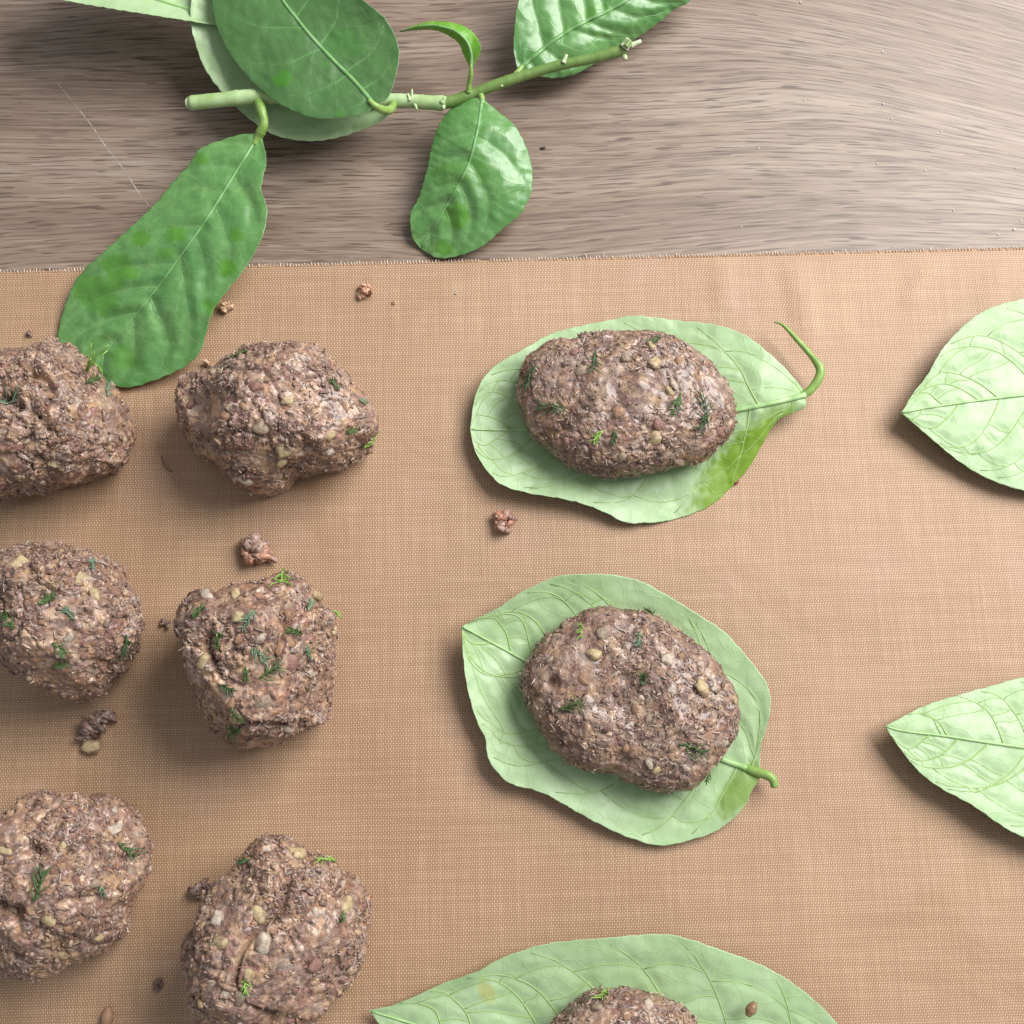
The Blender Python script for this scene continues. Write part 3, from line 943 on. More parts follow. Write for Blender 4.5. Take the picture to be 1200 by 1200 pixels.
nub(stem, 'cut_face', (223, 121, 17), (221, 121.2, 17), 2.1, 1.9, M['cut'])
nub(stem, 'thorn', (482, 115, 14.5), (483, 104, 16), 0.8, 0.2, M['stem'])
nub(stem, 'thorn', (486, 122, 14), (489, 129, 14), 0.8, 0.2, M['stem'])
nub(stem, 'thorn', (480, 118, 15), (478, 109, 16), 0.6, 0.2, M['cut'])
nub(stem, 'bud', (518, 120, 14.5), (522, 113, 15.6), 1.2, 0.5, M['stem'])
nub(stem, 'bud', (519, 122, 14), (520, 128, 14), 1.0, 0.5, M['cut'])
nub(tip, 'bud', (586, 99, 15), (589, 101.5, 15), 0.6, 0.35, M['cut'])
nub(tip, 'bud', (660, 74, 17), (664, 64, 18), 0.9, 0.45, M['cut'])
nub(tip, 'cut_face', (731, 56, 18.4), (738, 47, 19.6), 1.7, 1.5, M['cut'])
nub(tip, 'cut_face', (733, 55, 20), (738, 48, 20.2), 0.9, 0.8, M['stem_tip'])
nub(tip, 'bud', (738, 54, 18), (751, 48, 18.5), 1.0, 0.6, M['cut'])
nub(tip, 'bud', (730, 61, 17), (733, 70, 16.6), 1.1, 0.8, M['cut'])

# ------------------------------------------------------------------ minced meat
def ico(sub):
    bm = bmesh.new()
    bmesh.ops.create_icosphere(bm, subdivisions=sub, radius=1.0)
    V = np.array([v.co[:] for v in bm.verts]); F = np.array([[v.index for v in f.verts] for f in bm.faces])
    bm.free()
    return V, F


ICO6 = ico(7)
ICO2 = ico(2)
ICO1 = ico(1)
PALETTE = np.array([srgb(150, 124, 112), srgb(166, 134, 122), srgb(136, 108, 98), srgb(180, 150, 128), srgb(122, 96, 90),
                    srgb(104, 78, 70), srgb(206, 184, 168), srgb(158, 120, 116), srgb(176, 138, 108), srgb(128, 112, 112)])
PROB = np.array([.17, .13, .15, .09, .12, .10, .09, .09, .06, .04])
PROB = PROB / PROB.sum()


def proto_grains(k, V0, seed):
    out = []
    rng = np.random.RandomState(seed)
    for i in range(k):
        d = 1 + 0.75 * perlin(V0 * rng.uniform(1.1, 1.9) + rng.rand(3) * 50, 2)
        out.append(V0 * d[:, None])
    return out


GR = proto_grains(12, ICO2[0], 4)
GT = proto_grains(12, ICO1[0], 9)


def grain_cloud(P, Nn, sizes, cols, rng, flat=0.7, tiny=False, stretch=None):
    """many small lumps lying on a surface, as one mesh"""
    protos, base = (GT, ICO1) if tiny else (GR, ICO2)
    nv = len(base[0]); VV, FF, CC = [], [], []
    for i in range(len(P)):
        n = Vector(Nn[i]); t = n.orthogonal().normalized()
        t = Quaternion(n, rng.uniform(0, 6.28)) @ t
        b = n.cross(t)
        el = rng.uniform(0.9, 2.2)
        if rng.rand() < (0.45 if tiny else 0.2):
            el = rng.uniform(2.2, 5.0)
        if stretch:
            el = rng.uniform(*stretch)
        s = sizes[i]
        tl = rng.normal(0, 0.35)
        t2 = (t * math.cos(tl) + n * math.sin(tl)); n2 = (n * math.cos(tl) - t * math.sin(tl))
        R = np.array([t2 * s * math.sqrt(el), b * s / math.sqrt(el), n2 * s * flat])
        VV.append(protos[rng.randint(len(protos))] @ R + P[i])
        FF.append(base[1] + i * nv)
        CC.append(np.repeat(cols[i][None], nv, 0) * rng.uniform(0.85, 1.12))
    return np.vstack(VV), np.vstack(FF), np.vstack(CC)


def radial(outline, zc, cx, cy):
    """outline pixels at height zc -> radius(theta) around the centre"""
    p = np.array([at(x, y, zc)[:2] for x, y in outline])
    d = p - np.array([cx, cy])
    th = np.arctan2(d[:, 1], d[:, 0]); r = np.hypot(d[:, 0], d[:, 1])
    o = np.argsort(th); th, r = th[o], r[o]
    grid = np.linspace(-math.pi, math.pi, 361)
    rr = np.interp(grid, np.r_[th[-1] - 2 * math.pi, th, th[0] + 2 * math.pi], np.r_[r[-1], r, r[0]])
    k = np.hanning(15); k /= k.sum()
    rr = np.convolve(np.r_[rr[-8:-1], rr, rr[1:8]], k, 'valid')
    return grid, rr[:361]


PIECE_PROTO = {}


def piece_proto(kind, rng):
    key = (kind, rng.randint(7))
    if key not in PIECE_PROTO:
        V = ICO2[0].copy()
        e = {'o': 0.8, 'y': 0.78, 'g': 0.8, 'p': 0.75}.get(kind, 0.9)
        V = np.sign(V) * np.abs(V) ** e
        r2 = np.random.RandomState(hash(kind) % 1 + key[1] * 13 + ord(kind[0]))
        V = V * (1 + 0.42 * perlin(V * 1.2 + r2.rand(3) * 30, 6) + 0.35 * perlin(V * 2.6 + r2.rand(3) * 30, 7))[:, None] * np.array([1.0, r2.uniform(0.65, 0.9), 0.6])
        mat = {'o': 'onion_pale', 'y': 'onion', 'g': 'onion_grey', 'p': 'onion_red', 't': 'tan'}[kind]
        PIECE_PROTO[key] = mesh_from('piece', V * 0.5, ICO2[1], [M[mat]])
    return PIECE_PROTO[key]


def dill_mesh(size, mat, rng, project, upright=False):
    """feathery frond: project(x, y, lift) maps frond coordinates onto the surface"""
    V, F = [], []

    def strand(a, b, bend, r0, r1, l0, l1):
        pts, rr = [], []
        a, b = np.array(a), np.array(b); d = b - a; nrm = np.array([-d[1], d[0]])
        for t in np.linspace(0, 1, 5):
            q = a + d * t + nrm * bend * 4 * t * (1 - t)
            pts.append(project(q[0], q[1], l0 + (l1 - l0) * t)); rr.append(r0 + (r1 - r0) * t)
        v, f = tube(pts, rr, 5)
        b0 = len(V)
        V.extend(tuple(p) for p in v); F.extend(tuple(i + b0 for i in q) for q in f)

    L = size
    r = 0.00024
    strand((-L / 2, 0), (L / 2, 0), rng.uniform(-0.12, 0.12), r * 1.15, r * 0.6, 0.0005, 0.0007)
    k = int(rng.randint(5, 9))
    for i in range(k):
        x = -L / 2 + L * (i + 0.5) / k * 0.95
        for s in (-1, 1):
            if rng.rand() < 0.15:
                continue
            a = s * rng.uniform(0.35, 0.95)
            ll = L * rng.uniform(0.25, 0.6)
            strand((x, 0), (x + ll * math.cos(a), ll * math.sin(a)), rng.uniform(-0.12, 0.12), r * 0.95, r * 0.4, 0.0005, 0.0005 + rng.uniform(0, 0.0012))
    return V, F


DILL = {'d': 'dill', 'k': 'dill_dark', 'b': 'dill_bright', 'q': 'dill_grey'}
NAMES = {'o': 'onion_piece', 'y': 'onion_piece', 'g': 'onion_piece', 'p': 'red_onion_piece', 't': 'nut_piece'}


def meat(name, label, cat, group, outline, height, base, seed, pieces, patty=False, lump=1.0, crack=1.0, ngrain=5000, tops=(), pits=(), zc=None, topflat=1.0):
    rng = np.random.RandomState(seed)
    zc = zc if zc else base + height * 0.42
    pts = np.array([at(x, y, zc)[:2] for x, y in outline])
    cx, cy = (pts.max(0) + pts.min(0)) / 2
    grid, rad = radial(outline, zc, cx, cy)
    D = ICO6[0]
    th = np.arctan2(D[:, 1], D[:, 0])
    R = np.interp(th, grid, rad) * (0.985 if patty else 0.985)
    hor = np.hypot(D[:, 0], D[:, 1])
    if patty:
        prof = hor ** 0.62
        zz = np.sign(D[:, 2]) * np.abs(D[:, 2]) ** 0.85
    else:
        prof = hor ** 0.88
        zz = np.sign(D[:, 2]) * np.abs(D[:, 2]) ** 1.0
    mean = rad.mean()
    # shrink outline towards round near the top
    P = np.stack([np.cos(th) * R * prof, np.sin(th) * R * prof, np.where(zz > 0, zz * height * 0.58, zz * height * 0.62)], 1)
    P[:, 2] += height * 0.42
    nrm = P - np.array([0, 0, height * 0.42])
    nrm[:, 2] *= (mean / height * 1.4) if patty else 1.2
    nrm /= np.linalg.norm(nrm, axis=1)[:, None]
    sd = seed * 1.37
    Q = P + np.array([sd, sd * 2.1, -sd])
    mm = 0.001
    disp = lump * ((2.2 if patty else 3.4) * mm * perlin(Q / 0.016, 1) + 1.5 * mm * perlin(Q / 0.0085, 2))
    rid = np.abs(perlin(Q / 0.021 + 9.1, 3))
    gate = np.clip(perlin(Q / 0.019 + 3.3, 4) * 2 + 0.45, 0, 1)
    crk = np.clip(1 - rid / 0.11, 0, 1) ** 1.2 * gate
    disp -= crack * (2.2 if patty else 4.2) * mm * crk
    P = P + nrm * disp[:, None]
    # flats left by the fingers
    if not patty:
        C0 = np.array([0, 0, height * 0.42])
        for _ in range(9):
            d = rng.normal(0, 1, 3); d[2] = abs(d[2]) * 0.9 - 0.15; d /= np.linalg.norm(d)
            proj = (P - C0) @ d
            lim = proj.max() * rng.uniform(0.82, 0.95)
            ex = np.clip(proj - lim, 0, None)
            P = P - d * (ex * 0.75)[:, None]
    for (tx, ty, r, a) in tops:              # bumps at pixel spots
        c = at(tx, ty, base + height * 0.8)
        d = np.hypot(P[:, 0] + cx - c.x, P[:, 1] + cy - c.y)
        P[:, 2] += a * mm * np.exp(-(d / (r * PX)) ** 2) * np.clip(D[:, 2] + 0.3, 0, 1)
    # crumbly clumps with gaps between them, smeared paste elsewhere
    Q = P + np.array([sd, sd * 2.1, -sd])
    warp = np.stack([perlin(Q / 0.004, 20), perlin(Q / 0.004, 21), perlin(Q / 0.004, 22)], 1) * 0.0011
    rough = np.clip(perlin(Q / 0.015 + 7.7, 17) * 1.8 + 0.62, 0.12, 1.0)
    rk = rough * (0.5 if patty else 1.0)
    c1, c2, ccid = worley((Q + warp * 1.5) / 0.0058, 16)
    gap = np.clip(1 - (c2 - c1) / 0.20, 0, 1) ** 1.5
    P = P + nrm * (rk * (1.0 * mm * (((ccid >> 4) & 255) / 255.0 - 0.45) - 1.3 * mm * gap + 0.4 * mm * (1 - c1)))[:, None]
    # grains of mince
    Q = P + np.array([sd, sd * 2.1, -sd])
    warp2 = warp * 0.6
    f1, f2, cid = worley((Q + warp) / np.array([0.0020, 0.0017, 0.0018]), 6)
    g1, g2, cid2 = worley((Q + warp2) / 0.00105, 7)
    gh = np.clip(1 - (f1 / 0.75) ** 2, 0, 1)
    hh = np.clip(1 - (g1 / 0.75) ** 2, 0, 1)
    k = 0.55 + 0.5 * rk
    size_mod = 0.4 + ((cid >> 5) & 255) / 255.0
    fib = 1 - 2 * np.abs(perlin((Q + warp * 1.5) / np.array([0.0024, 0.0015, 0.0019]), 11))
    fine = k * (0.30 * mm * gh * size_mod + 0.2 * mm * hh + 0.8 * mm * perlin(Q / 0.0034, 9) + 0.45 * mm * perlin(Q / 0.0014, 10) + 0.38 * mm * fib - 0.4 * mm)
    P = P + nrm * fine[:, None]
    # flat underside
    low = P[:, 2] < 0.0012
    P[:, 2] = np.where(low, 0.0012 * np.exp((P[:, 2] - 0.0012) / 0.004), P[:, 2])
    # colours per grain
    ci = np.searchsorted(np.cumsum(PROB), ((cid >> 3) & 4095) / 4096.0)
    cj = np.searchsorted(np.cumsum(PROB), ((cid2 >> 3) & 4095) / 4096.0)
    colr = 0.55 * PALETTE[np.minimum(ci, 9)] + 0.45 * PALETTE[np.minimum(cj, 9)]
    tone = 0.5 + 0.5 * np.clip(perlin(Q / 0.011, 12) * 1.6, -1, 1)
    colr = colr * (0.86 + 0.26 * tone)[:, None]
    pale = np.clip(perlin(Q / 0.0045 + 2.2, 18) * 2.2 - 0.25, 0, 0.6)[:, None]
    colr = colr * (1 - pale) + np.array(srgb(196, 168, 140)) * pale
    colr = (colr / 0.22) ** 1.32 * 0.205 * np.array([0.82, 0.82, 0.76])
    if patty:
        colr = colr * np.array([0.78, 0.77, 0.77])
    root = empty(name, (cx, cy, base))
    tag(root, label, cat, group)
    body_me = mesh_from('body', P, ICO6[1], [M['meat']], col={'col': colr})
    link('body', body_me, root)
    bvh = BVHTree.FromPolygons([Vector(p) for p in P.tolist()], ICO6[1].tolist())
    O = Vector((cx, cy, base))
    hitl = []
    for (px, py, s, kind) in pieces:
        h = bvh.ray_cast(CAM - O, ray_dir(px, py))
        if h[0] is None:
            # just past the silhouette: settle on the nearest surface
            c = at(px, py, base + height * 0.45) - O
            h = bvh.find_nearest(c)
        hitl.append((h[0], h[1], s * PX * 0.93, kind))
    # loose grains
    nrm2 = np.zeros_like(P)
    fn = np.cross(P[ICO6[1][:, 1]] - P[ICO6[1][:, 0]], P[ICO6[1][:, 2]] - P[ICO6[1][:, 0]])
    area = np.linalg.norm(fn, axis=1)
    cen = P[ICO6[1]].mean(1)
    ok = (cen[:, 2] > 0.002)
    w = area * ok; w /= w.sum()
    pick = rng.choice(len(cen), ngrain, p=w)
    base_n = nrm[ICO6[1][pick, 0]]
    fnu = fn[pick] / (area[pick][:, None] + 1e-12)
    gn = base_n * 0.6 + fnu * 0.4
    gn /= np.linalg.norm(gn, axis=1)[:, None]
    gp = cen[pick]
    clump = perlin((gp + sd) / 0.009, 15)
    keep = np.ones(ngrain, bool)
    for (hp, hn, s, kind) in hitl:
        if kind in NAMES:
            keep &= np.linalg.norm(gp - np.array(hp), axis=1) > s * 0.36
    keep &= rng.rand(ngrain) < rough[ICO6[1][pick, 0]] * (0.8 if patty else 1.1)
    gp, gn, pick = gp[keep], gn[keep], pick[keep]
    cc = PALETTE[rng.choice(10, len(gp), p=PROB)] * rng.uniform(0.88, 1.18, len(gp))[:, None]
    cc = 0.5 * cc * np.array([0.86, 0.86, 0.80]) + 0.5 * colr[ICO6[1][pick, 0]]
    if patty:
        cc = cc * 0.84
    off = (0.0 if patty else 0.15)
    nb = len(gp) // 14
    szb = rng.lognormal(-7.35, 0.28, nb) * (0.85 if patty else 1.0)
    szt = rng.lognormal(-8.0, 0.34, len(gp) - nb) * (0.9 if patty else 1.0)
    A = grain_cloud(gp[:nb] + gn[:nb] * (szb * off)[:, None], gn[:nb], szb, cc[:nb], rng, 0.5 if patty else 0.7)
    B = grain_cloud(gp[nb:] + gn[nb:] * (szt * (off + 0.1))[:, None], gn[nb:], szt, cc[nb:], rng, 0.5 if patty else 0.75, tiny=True)
    nf = 520
    fs = rng.choice(len(gp), nf)
    szf = rng.lognormal(-7.95, 0.25, nf)
    fc = np.array(srgb(206, 182, 162)) * rng.uniform(0.75, 1.1, nf)[:, None]
    Fb = grain_cloud(gp[fs] + gn[fs] * (szf * 0.5)[:, None], gn[fs], szf, fc, rng, 0.4, tiny=True, stretch=(4, 13))
    GV = np.vstack([A[0], B[0], Fb[0]]); GF = np.vstack([A[1], B[1] + len(A[0]), Fb[1] + len(A[0]) + len(B[0])]); GC = np.vstack([A[2], B[2], Fb[2]])
    GV[:, 2] = np.maximum(GV[:, 2], 0.0003)
    link('minced_grain', mesh_from('minced_grain', GV, GF, [M['meat']], col={'col': GC}), root, kind='stuff')
    # picked out pieces
    for (hp, hn, s, kind) in hitl:
        n = (Vector(hn) * 0.5 + Vector((0, 0, 0.35)) + (Vector(hp) - Vector((0, 0, height * .4))).normalized() * 0.5).normalized()
        if kind in NAMES:
            o = link(NAMES[kind], piece_proto(kind, rng), root)
            o.location = hp - n * s * 0.07
            o.rotation_mode = 'QUATERNION'
            o.rotation_quaternion = n.to_track_quat('Z', 'Y') @ Quaternion((0, 0, 1), rng.uniform(0, 6.28)) @ Quaternion((1, 0, 0), rng.normal(0, 0.2))
            sc = s * rng.uniform(0.95, 1.15) * {'t': 0.85, 'p': 0.8, 'g': 0.9}.get(kind, 1.0)
            o.scale = (sc, sc * rng.uniform(0.85, 1.1), sc * rng.uniform(0.7, 1.0))
        else:
            t = Quaternion(n, rng.uniform(0, 6.28)) @ n.orthogonal().normalized()
            b = n.cross(t)

            def project(x, y, lift, hp=hp, t=t, b=b, n=n):
                q = hp + t * x + b * y
                r = bvh.ray_cast(q + n * 0.006, -n)
                p = r[0] if r[0] is not None and (r[0] - q).length < 0.006 else q
                p = p * 0.6 + q * 0.4 if (p - q).dot(n) < 0 else p
                return p + n * (lift + 0.0001)
            V, F = dill_mesh(s * 1.2, None, rng, project)
            link('dill_frond', mesh_from('dill_frond', V, F, [M[DILL[kind]]]), root)
    return root, bvh, O


GB, GP = 'rough meatballs on the mat', 'pressed meat patties on lemon leaves'
mz = MAT_TOP + 0.0001
b1, _, o1 = meat('meatball', 'cracked meatball touching the tip of the long sprig leaf', 'meatball', GB,
     [(0, 432), (40, 420), (75, 408), (105, 425), (130, 450), (150, 480), (150, 520), (130, 545), (80, 565), (20, 576), (-40, 570), (-75, 520), (-62, 462)], 0.037, mz, 101,
     [(57, 463, 14, 't'), (42, 488, 10, 'o'), (66, 452, 7, 'p'), (115, 442, 12, 'p'), (68, 502, 9, 't'), (70, 492, 8, 'o'), (124, 483, 9, 't'), (62, 544, 12, 'y'), (15, 454, 14, 't'), (83, 557, 10, 't'),
      (107, 447, 20, 'd'), (124, 457, 18, 'q'), (110, 420, 24, 'b'), (8, 474, 20, 'q'), (90, 470, 10, 'o'), (100, 512, 12, 'g')], crack=0.7, lump=1.05, tops=[(70, 425, 22, 5), (2, 470, 7, -5), (18, 476, 7, -5), (34, 484, 7, -5), (48, 494, 7, -4.5), (60, 505, 6, -3)])
TV, TF = [], []
for (pp_, rr_) in [([(101, 434, 26), (104, 424, 30), (106, 413, 33), (107, 402, 35)], 0.28), ([(102, 432, 27), (108, 421, 31), (117, 411, 33), (128, 404, 34)], 0.28),
                   ([(103, 433, 27), (111, 423, 30), (118, 417, 31), (126, 411, 31)], 0.34), ([(102, 436, 26), (106, 427, 29), (109, 419, 30), (111, 412, 31)], 0.24)]:
    q = resample(np.array([tuple(at(x, y, z / 1000) - o1) for x, y, z in pp_]), 9)
    v_, f_ = tube([Vector(p) for p in q], [rr_ / 1000 * (1 - 0.06 * i) for i in range(9)], 6)
    b_ = len(TV); TV += [tuple(p) for p in v_]; TF += [tuple(i + b_ for i in f) for f in f_]
link('dill_frond', mesh_from('dill_frond', TV, TF, [M['dill_bright']]), b1)
meat('meatball', 'wide lumpy meatball with a purple onion piece, broken at one end', 'meatball', GB,
     [(192, 469), (215, 448), (250, 439), (273, 425), (311, 411), (350, 404), (367, 411), (390, 425), (413, 444), (437, 467), (447, 493), (444, 516), (423, 530), (404, 544), (367, 549), (343, 553), (318, 570), (290, 577), (273, 563), (250, 542), (222, 518), (206, 504), (194, 483)], 0.036, mz, 102,
     [(298, 453, 20, 'p'), (285, 476, 14, 't'), (312, 444, 12, 't'), (306, 500, 24, 'g'), (336, 469, 15, 'y'), (386, 510, 18, 'y'), (385, 528, 12, 'o'), (332, 528, 18, 'y'), (329, 543, 18, 'y'), (404, 476, 12, 't'),
      (287, 563, 20, 'o'), (276, 545, 14, 'g'), (264, 460, 14, 't'), (202, 467, 8, 'o'), (271, 444, 10, 'o'), (392, 452, 14, 'd'), (434, 519, 16, 'b'), (411, 504, 12, 'd'), (283, 416, 14, 'd'), (435, 501, 12, 'g'), (390, 544, 9, 't'), (424, 472, 12, 'q'), (264, 488, 16, 't'), (222, 474, 16, 'p'), (355, 420, 9, 'o')], crack=0.45, lump=1.0, tops=[(345, 425, 35, 5), (225, 470, 30, -10), (300, 555, 14, -2)])
meat('meatball', 'smooth blunt meatball with three large yellow onion bits', 'meatball', GB,
     [(0, 646), (55, 629), (88, 644), (136, 655), (147, 681), (160, 710), (158, 761), (136, 787), (110, 809), (73, 816), (40, 798), (11, 780), (-10, 765), (-25, 720), (-20, 670)], 0.038, mz, 103,
     [(22, 663, 26, 'y'), (93, 677, 20, 'y'), (111, 698, 22, 'y'), (82, 747, 15, 'o'), (70, 765, 14, 'o'), (141, 750, 14, 't'), (48, 728, 12, 't'), (55, 704, 16, 'd'), (82, 719, 14, 'q'), (10, 728, 20, 'd'), (70, 760, 16, 'd'), (147, 756, 22, 'k'), (70, 778, 14, 'd'), (33, 699, 14, 't'), (99, 769, 10, 'p'), (108, 660, 12, 'q'), (125, 730, 12, 'g')], crack=0.6, lump=0.8)
meat('meatball', 'heart shaped meatball tapering to one end with much dill', 'meatball', GB,
     [(200, 726), (214, 704), (230, 690), (264, 690), (290, 682), (316, 678), (350, 676), (372, 678), (378, 698), (398, 722), (396, 746), (392, 772), (392, 812), (382, 836), (352, 858), (328, 870), (290, 878), (266, 870), (254, 848), (240, 834), (220, 806), (208, 780), (201, 756)], 0.040, mz, 104,
     [(238, 775, 16, 'y'), (328, 760, 18, 't'), (340, 752, 16, 't'), (340, 776, 22, 'p'), (271, 824, 16, 't'), (308, 824, 22, 'g'), (391, 737, 16, 'y'), (372, 693, 18, 'y'), (304, 698, 16, 't'), (338, 720, 16, 't'), (276, 696, 16, 'y'), (242, 698, 20, 'o'), (280, 748, 18, 't'), (278, 722, 14, 'y'), (320, 772, 16, 'g'), (338, 854, 12, 'o'), (348, 828, 14, 't'), (364, 790, 12, 'o'), (276, 844, 16, 'y'), (304, 748, 14, 'o'),
      (332, 678, 30, 'b'), (233, 719, 14, 'd'), (291, 726, 20, 'q'), (256, 752, 14, 'd'), (346, 741, 14, 'd'), (304, 768, 18, 'q'), (318, 788, 22, 'd'), (288, 790, 14, 'd'), (276, 836, 14, 'd'), (276, 856, 24, 'd'), (216, 774, 18, 'q'), (392, 720, 14, 'b'), (362, 710, 14, 'q'), (266, 806, 14, 'k'), (360, 768, 16, 'q')], crack=1.0, lump=1.1)
meat('meatball', 'coarse meatball with deep dark gap and one bright dill tuft', 'meatball', GB,
     [(0, 967), (31, 928), (80, 922), (126, 936), (161, 959), (174, 986), (169, 1024), (146, 1055), (130, 1101), (100, 1124), (57, 1139), (19, 1145), (-15, 1140), (-45, 1100), (-48, 1040), (-28, 985)], 0.039, mz, 105,
     [(75, 992, 14, 'y'), (135, 972, 20, 'o'), (153, 1020, 16, 'g'), (73, 1015, 14, 't'), (6, 997, 16, 'y'), (56, 1078, 18, 'y'), (13, 1016, 12, 't'), (115, 1097, 14, 'y'), (88, 1032, 12, 'p'), (80, 1089, 12, 't'), (111, 1036, 16, 'g'), (73, 1120, 14, 'y'), (134, 949, 10, 'o'), (148, 995, 22, 'd'), (46, 1038, 28, 'd'), (119, 1043, 12, 'q'), (15, 1066, 14, 'g'), (100, 975, 12, 'p'), (30, 950, 10, 't')], crack=0.7, lump=1.1, tops=[(8, 1060, 11, -6), (28, 1066, 8, -4), (45, 998, 8, -4), (58, 1004, 6, -2)])
meat('meatball', 'tall angular meatball with a slanted top and white onion beads', 'meatball', GB,
     [(301, 978), (333, 976), (360, 997), (399, 1009), (416, 1032), (426, 1063), (422, 1105), (414, 1151), (395, 1174), (365, 1204), (330, 1222), (280, 1222), (240, 1195), (225, 1160), (214, 1130), (230, 1090), (250, 1055), (275, 1010)], 0.041, mz, 106,
     [(347, 1001, 22, 'y'), (406, 1060, 20, 'y'), (309, 1106, 22, 'o'), (303, 1072, 18, 'y'), (255, 1076, 16, 'o'), (259, 1105, 18, 'y'), (264, 1164, 10, 'o'), (280, 1170, 18, 'g'), (318, 1091, 12, 't'), (402, 1037, 12, 'o'), (370, 1131, 20, 'p'), (291, 1143, 14, 'y'), (370, 1070, 14, 'o'), (402, 1112, 12, 't'), (422, 1064, 8, 't'), (337, 1032, 12, 'p'), (303, 1185, 14, 't'), (383, 1009, 20, 'b'), (289, 1009, 18, 'k'), (289, 1154, 14, 'b'), (399, 1076, 8, 'd'), (345, 1160, 14, 'p'), (330, 1130, 10, 'g')], crack=1.1, lump=1.1, tops=[(320, 1000, 30, 4)])

lz = 0.0019
meat('meat_patty', 'oblong meat patty lying on the leaf with the long bent stalk', 'patty', GP,
     [(603, 450), (614, 420), (635, 406), (670, 400), (705, 393), (740, 390), (775, 394), (805, 406), (833, 424), (852, 450), (863, 478), (861, 501), (847, 520), (829, 536), (798, 546), (768, 553), (731, 558), (698, 556), (670, 546), (642, 525), (619, 506), (606, 478)], 0.0195, lz, 201,
     [(671, 413, 18, 'p'), (680, 434, 20, 'g'), (797, 422, 20, 't'), (769, 424, 22, 'y'), (791, 452, 12, 'o'), (785, 458, 14, 'y'), (773, 498, 22, 'p'), (767, 515, 24, 'y'), (659, 460, 10, 'g'), (837, 476, 14, 'g'), (843, 504, 16, 'p'), (724, 483, 22, 't'), (717, 486, 9, 'o'), (729, 536, 14, 'g'), (733, 417, 18, 'g'), (663, 518, 18, 'p'), (763, 403, 14, 'y'), (796, 541, 18, 'g'), (817, 443, 14, 't'),
      (697, 425, 22, 'k'), (622, 441, 26, 'k'), (647, 478, 28, 'k'), (792, 474, 24, 'd'), (824, 478, 34, 'k'), (701, 511, 14, 'b'), (720, 511, 12, 'k'), (769, 400, 14, 'd'), (822, 494, 18, 'k')], patty=True, lump=0.4, crack=0.5, tops=[(690, 472, 6, -2), (682, 480, 7, -3), (672, 488, 7, -3.5), (660, 497, 7, -3.5), (648, 505, 7, -3), (640, 512, 7, -3)])
meat('meat_patty', 'rounder meat patty with a pale onion chunk near its edge', 'patty', GP,
     [(609, 794), (628, 755), (667, 725), (688, 713), (737, 715), (772, 722), (807, 748), (845, 783), (865, 814), (865, 846), (856, 874), (835, 902), (814, 926), (782, 928), (744, 920), (716, 906), (678, 902), (650, 881), (628, 850), (613, 818)], 0.0185, lz, 202,
     [(707, 741, 22, 'g'), (695, 766, 20, 'y'), (656, 811, 18, 't'), (684, 795, 20, 't'), (644, 774, 14, 'g'), (824, 806, 24, 'y'), (837, 806, 10, 'o'), (733, 878, 13, 't'), (784, 754, 11, 'p'), (782, 772, 14, 'o'), (786, 790, 14, 'g'), (788, 808, 12, 'o'), (798, 769, 12, 't'), (770, 902, 14, 'y'), (761, 895, 12, 'o'), (849, 870, 12, 'o'), (744, 832, 14, 't'), (663, 732, 14, 'g'), (760, 842, 12, 'g'), (758, 804, 10, 'p'), (805, 902, 8, 'o'), (861, 820, 10, 'y'),
      (681, 739, 16, 'b'), (749, 751, 16, 'q'), (670, 828, 24, 'd'), (810, 877, 28, 'd'), (761, 718, 16, 'k'), (831, 912, 10, 'd'), (754, 797, 12, 'k')], patty=True, lump=0.3, crack=0.25, tops=[(730, 815, 34, -2.6), (765, 785, 14, 1.0), (780, 815, 14, 1.2), (792, 842, 13, 1.0), (733, 890, 7, -2.2), (648, 800, 6, -3)])
P3 = [(733 + 106 * math.cos(a), 1252 + 93 * math.sin(a)) for a in np.linspace(0, 2 * math.pi, 24, endpoint=False)]
meat('meat_patty', 'meat patty on the leaf that has the yellowish blotch', 'patty', GP, P3, 0.019, lz, 203,
     [(708, 1166, 20, 'b'), (700, 1180, 12, 'g'), (760, 1178, 14, 'o'), (735, 1192, 12, 't'), (790, 1188, 10, 'p')], patty=True, lump=0.4, crack=0.4)


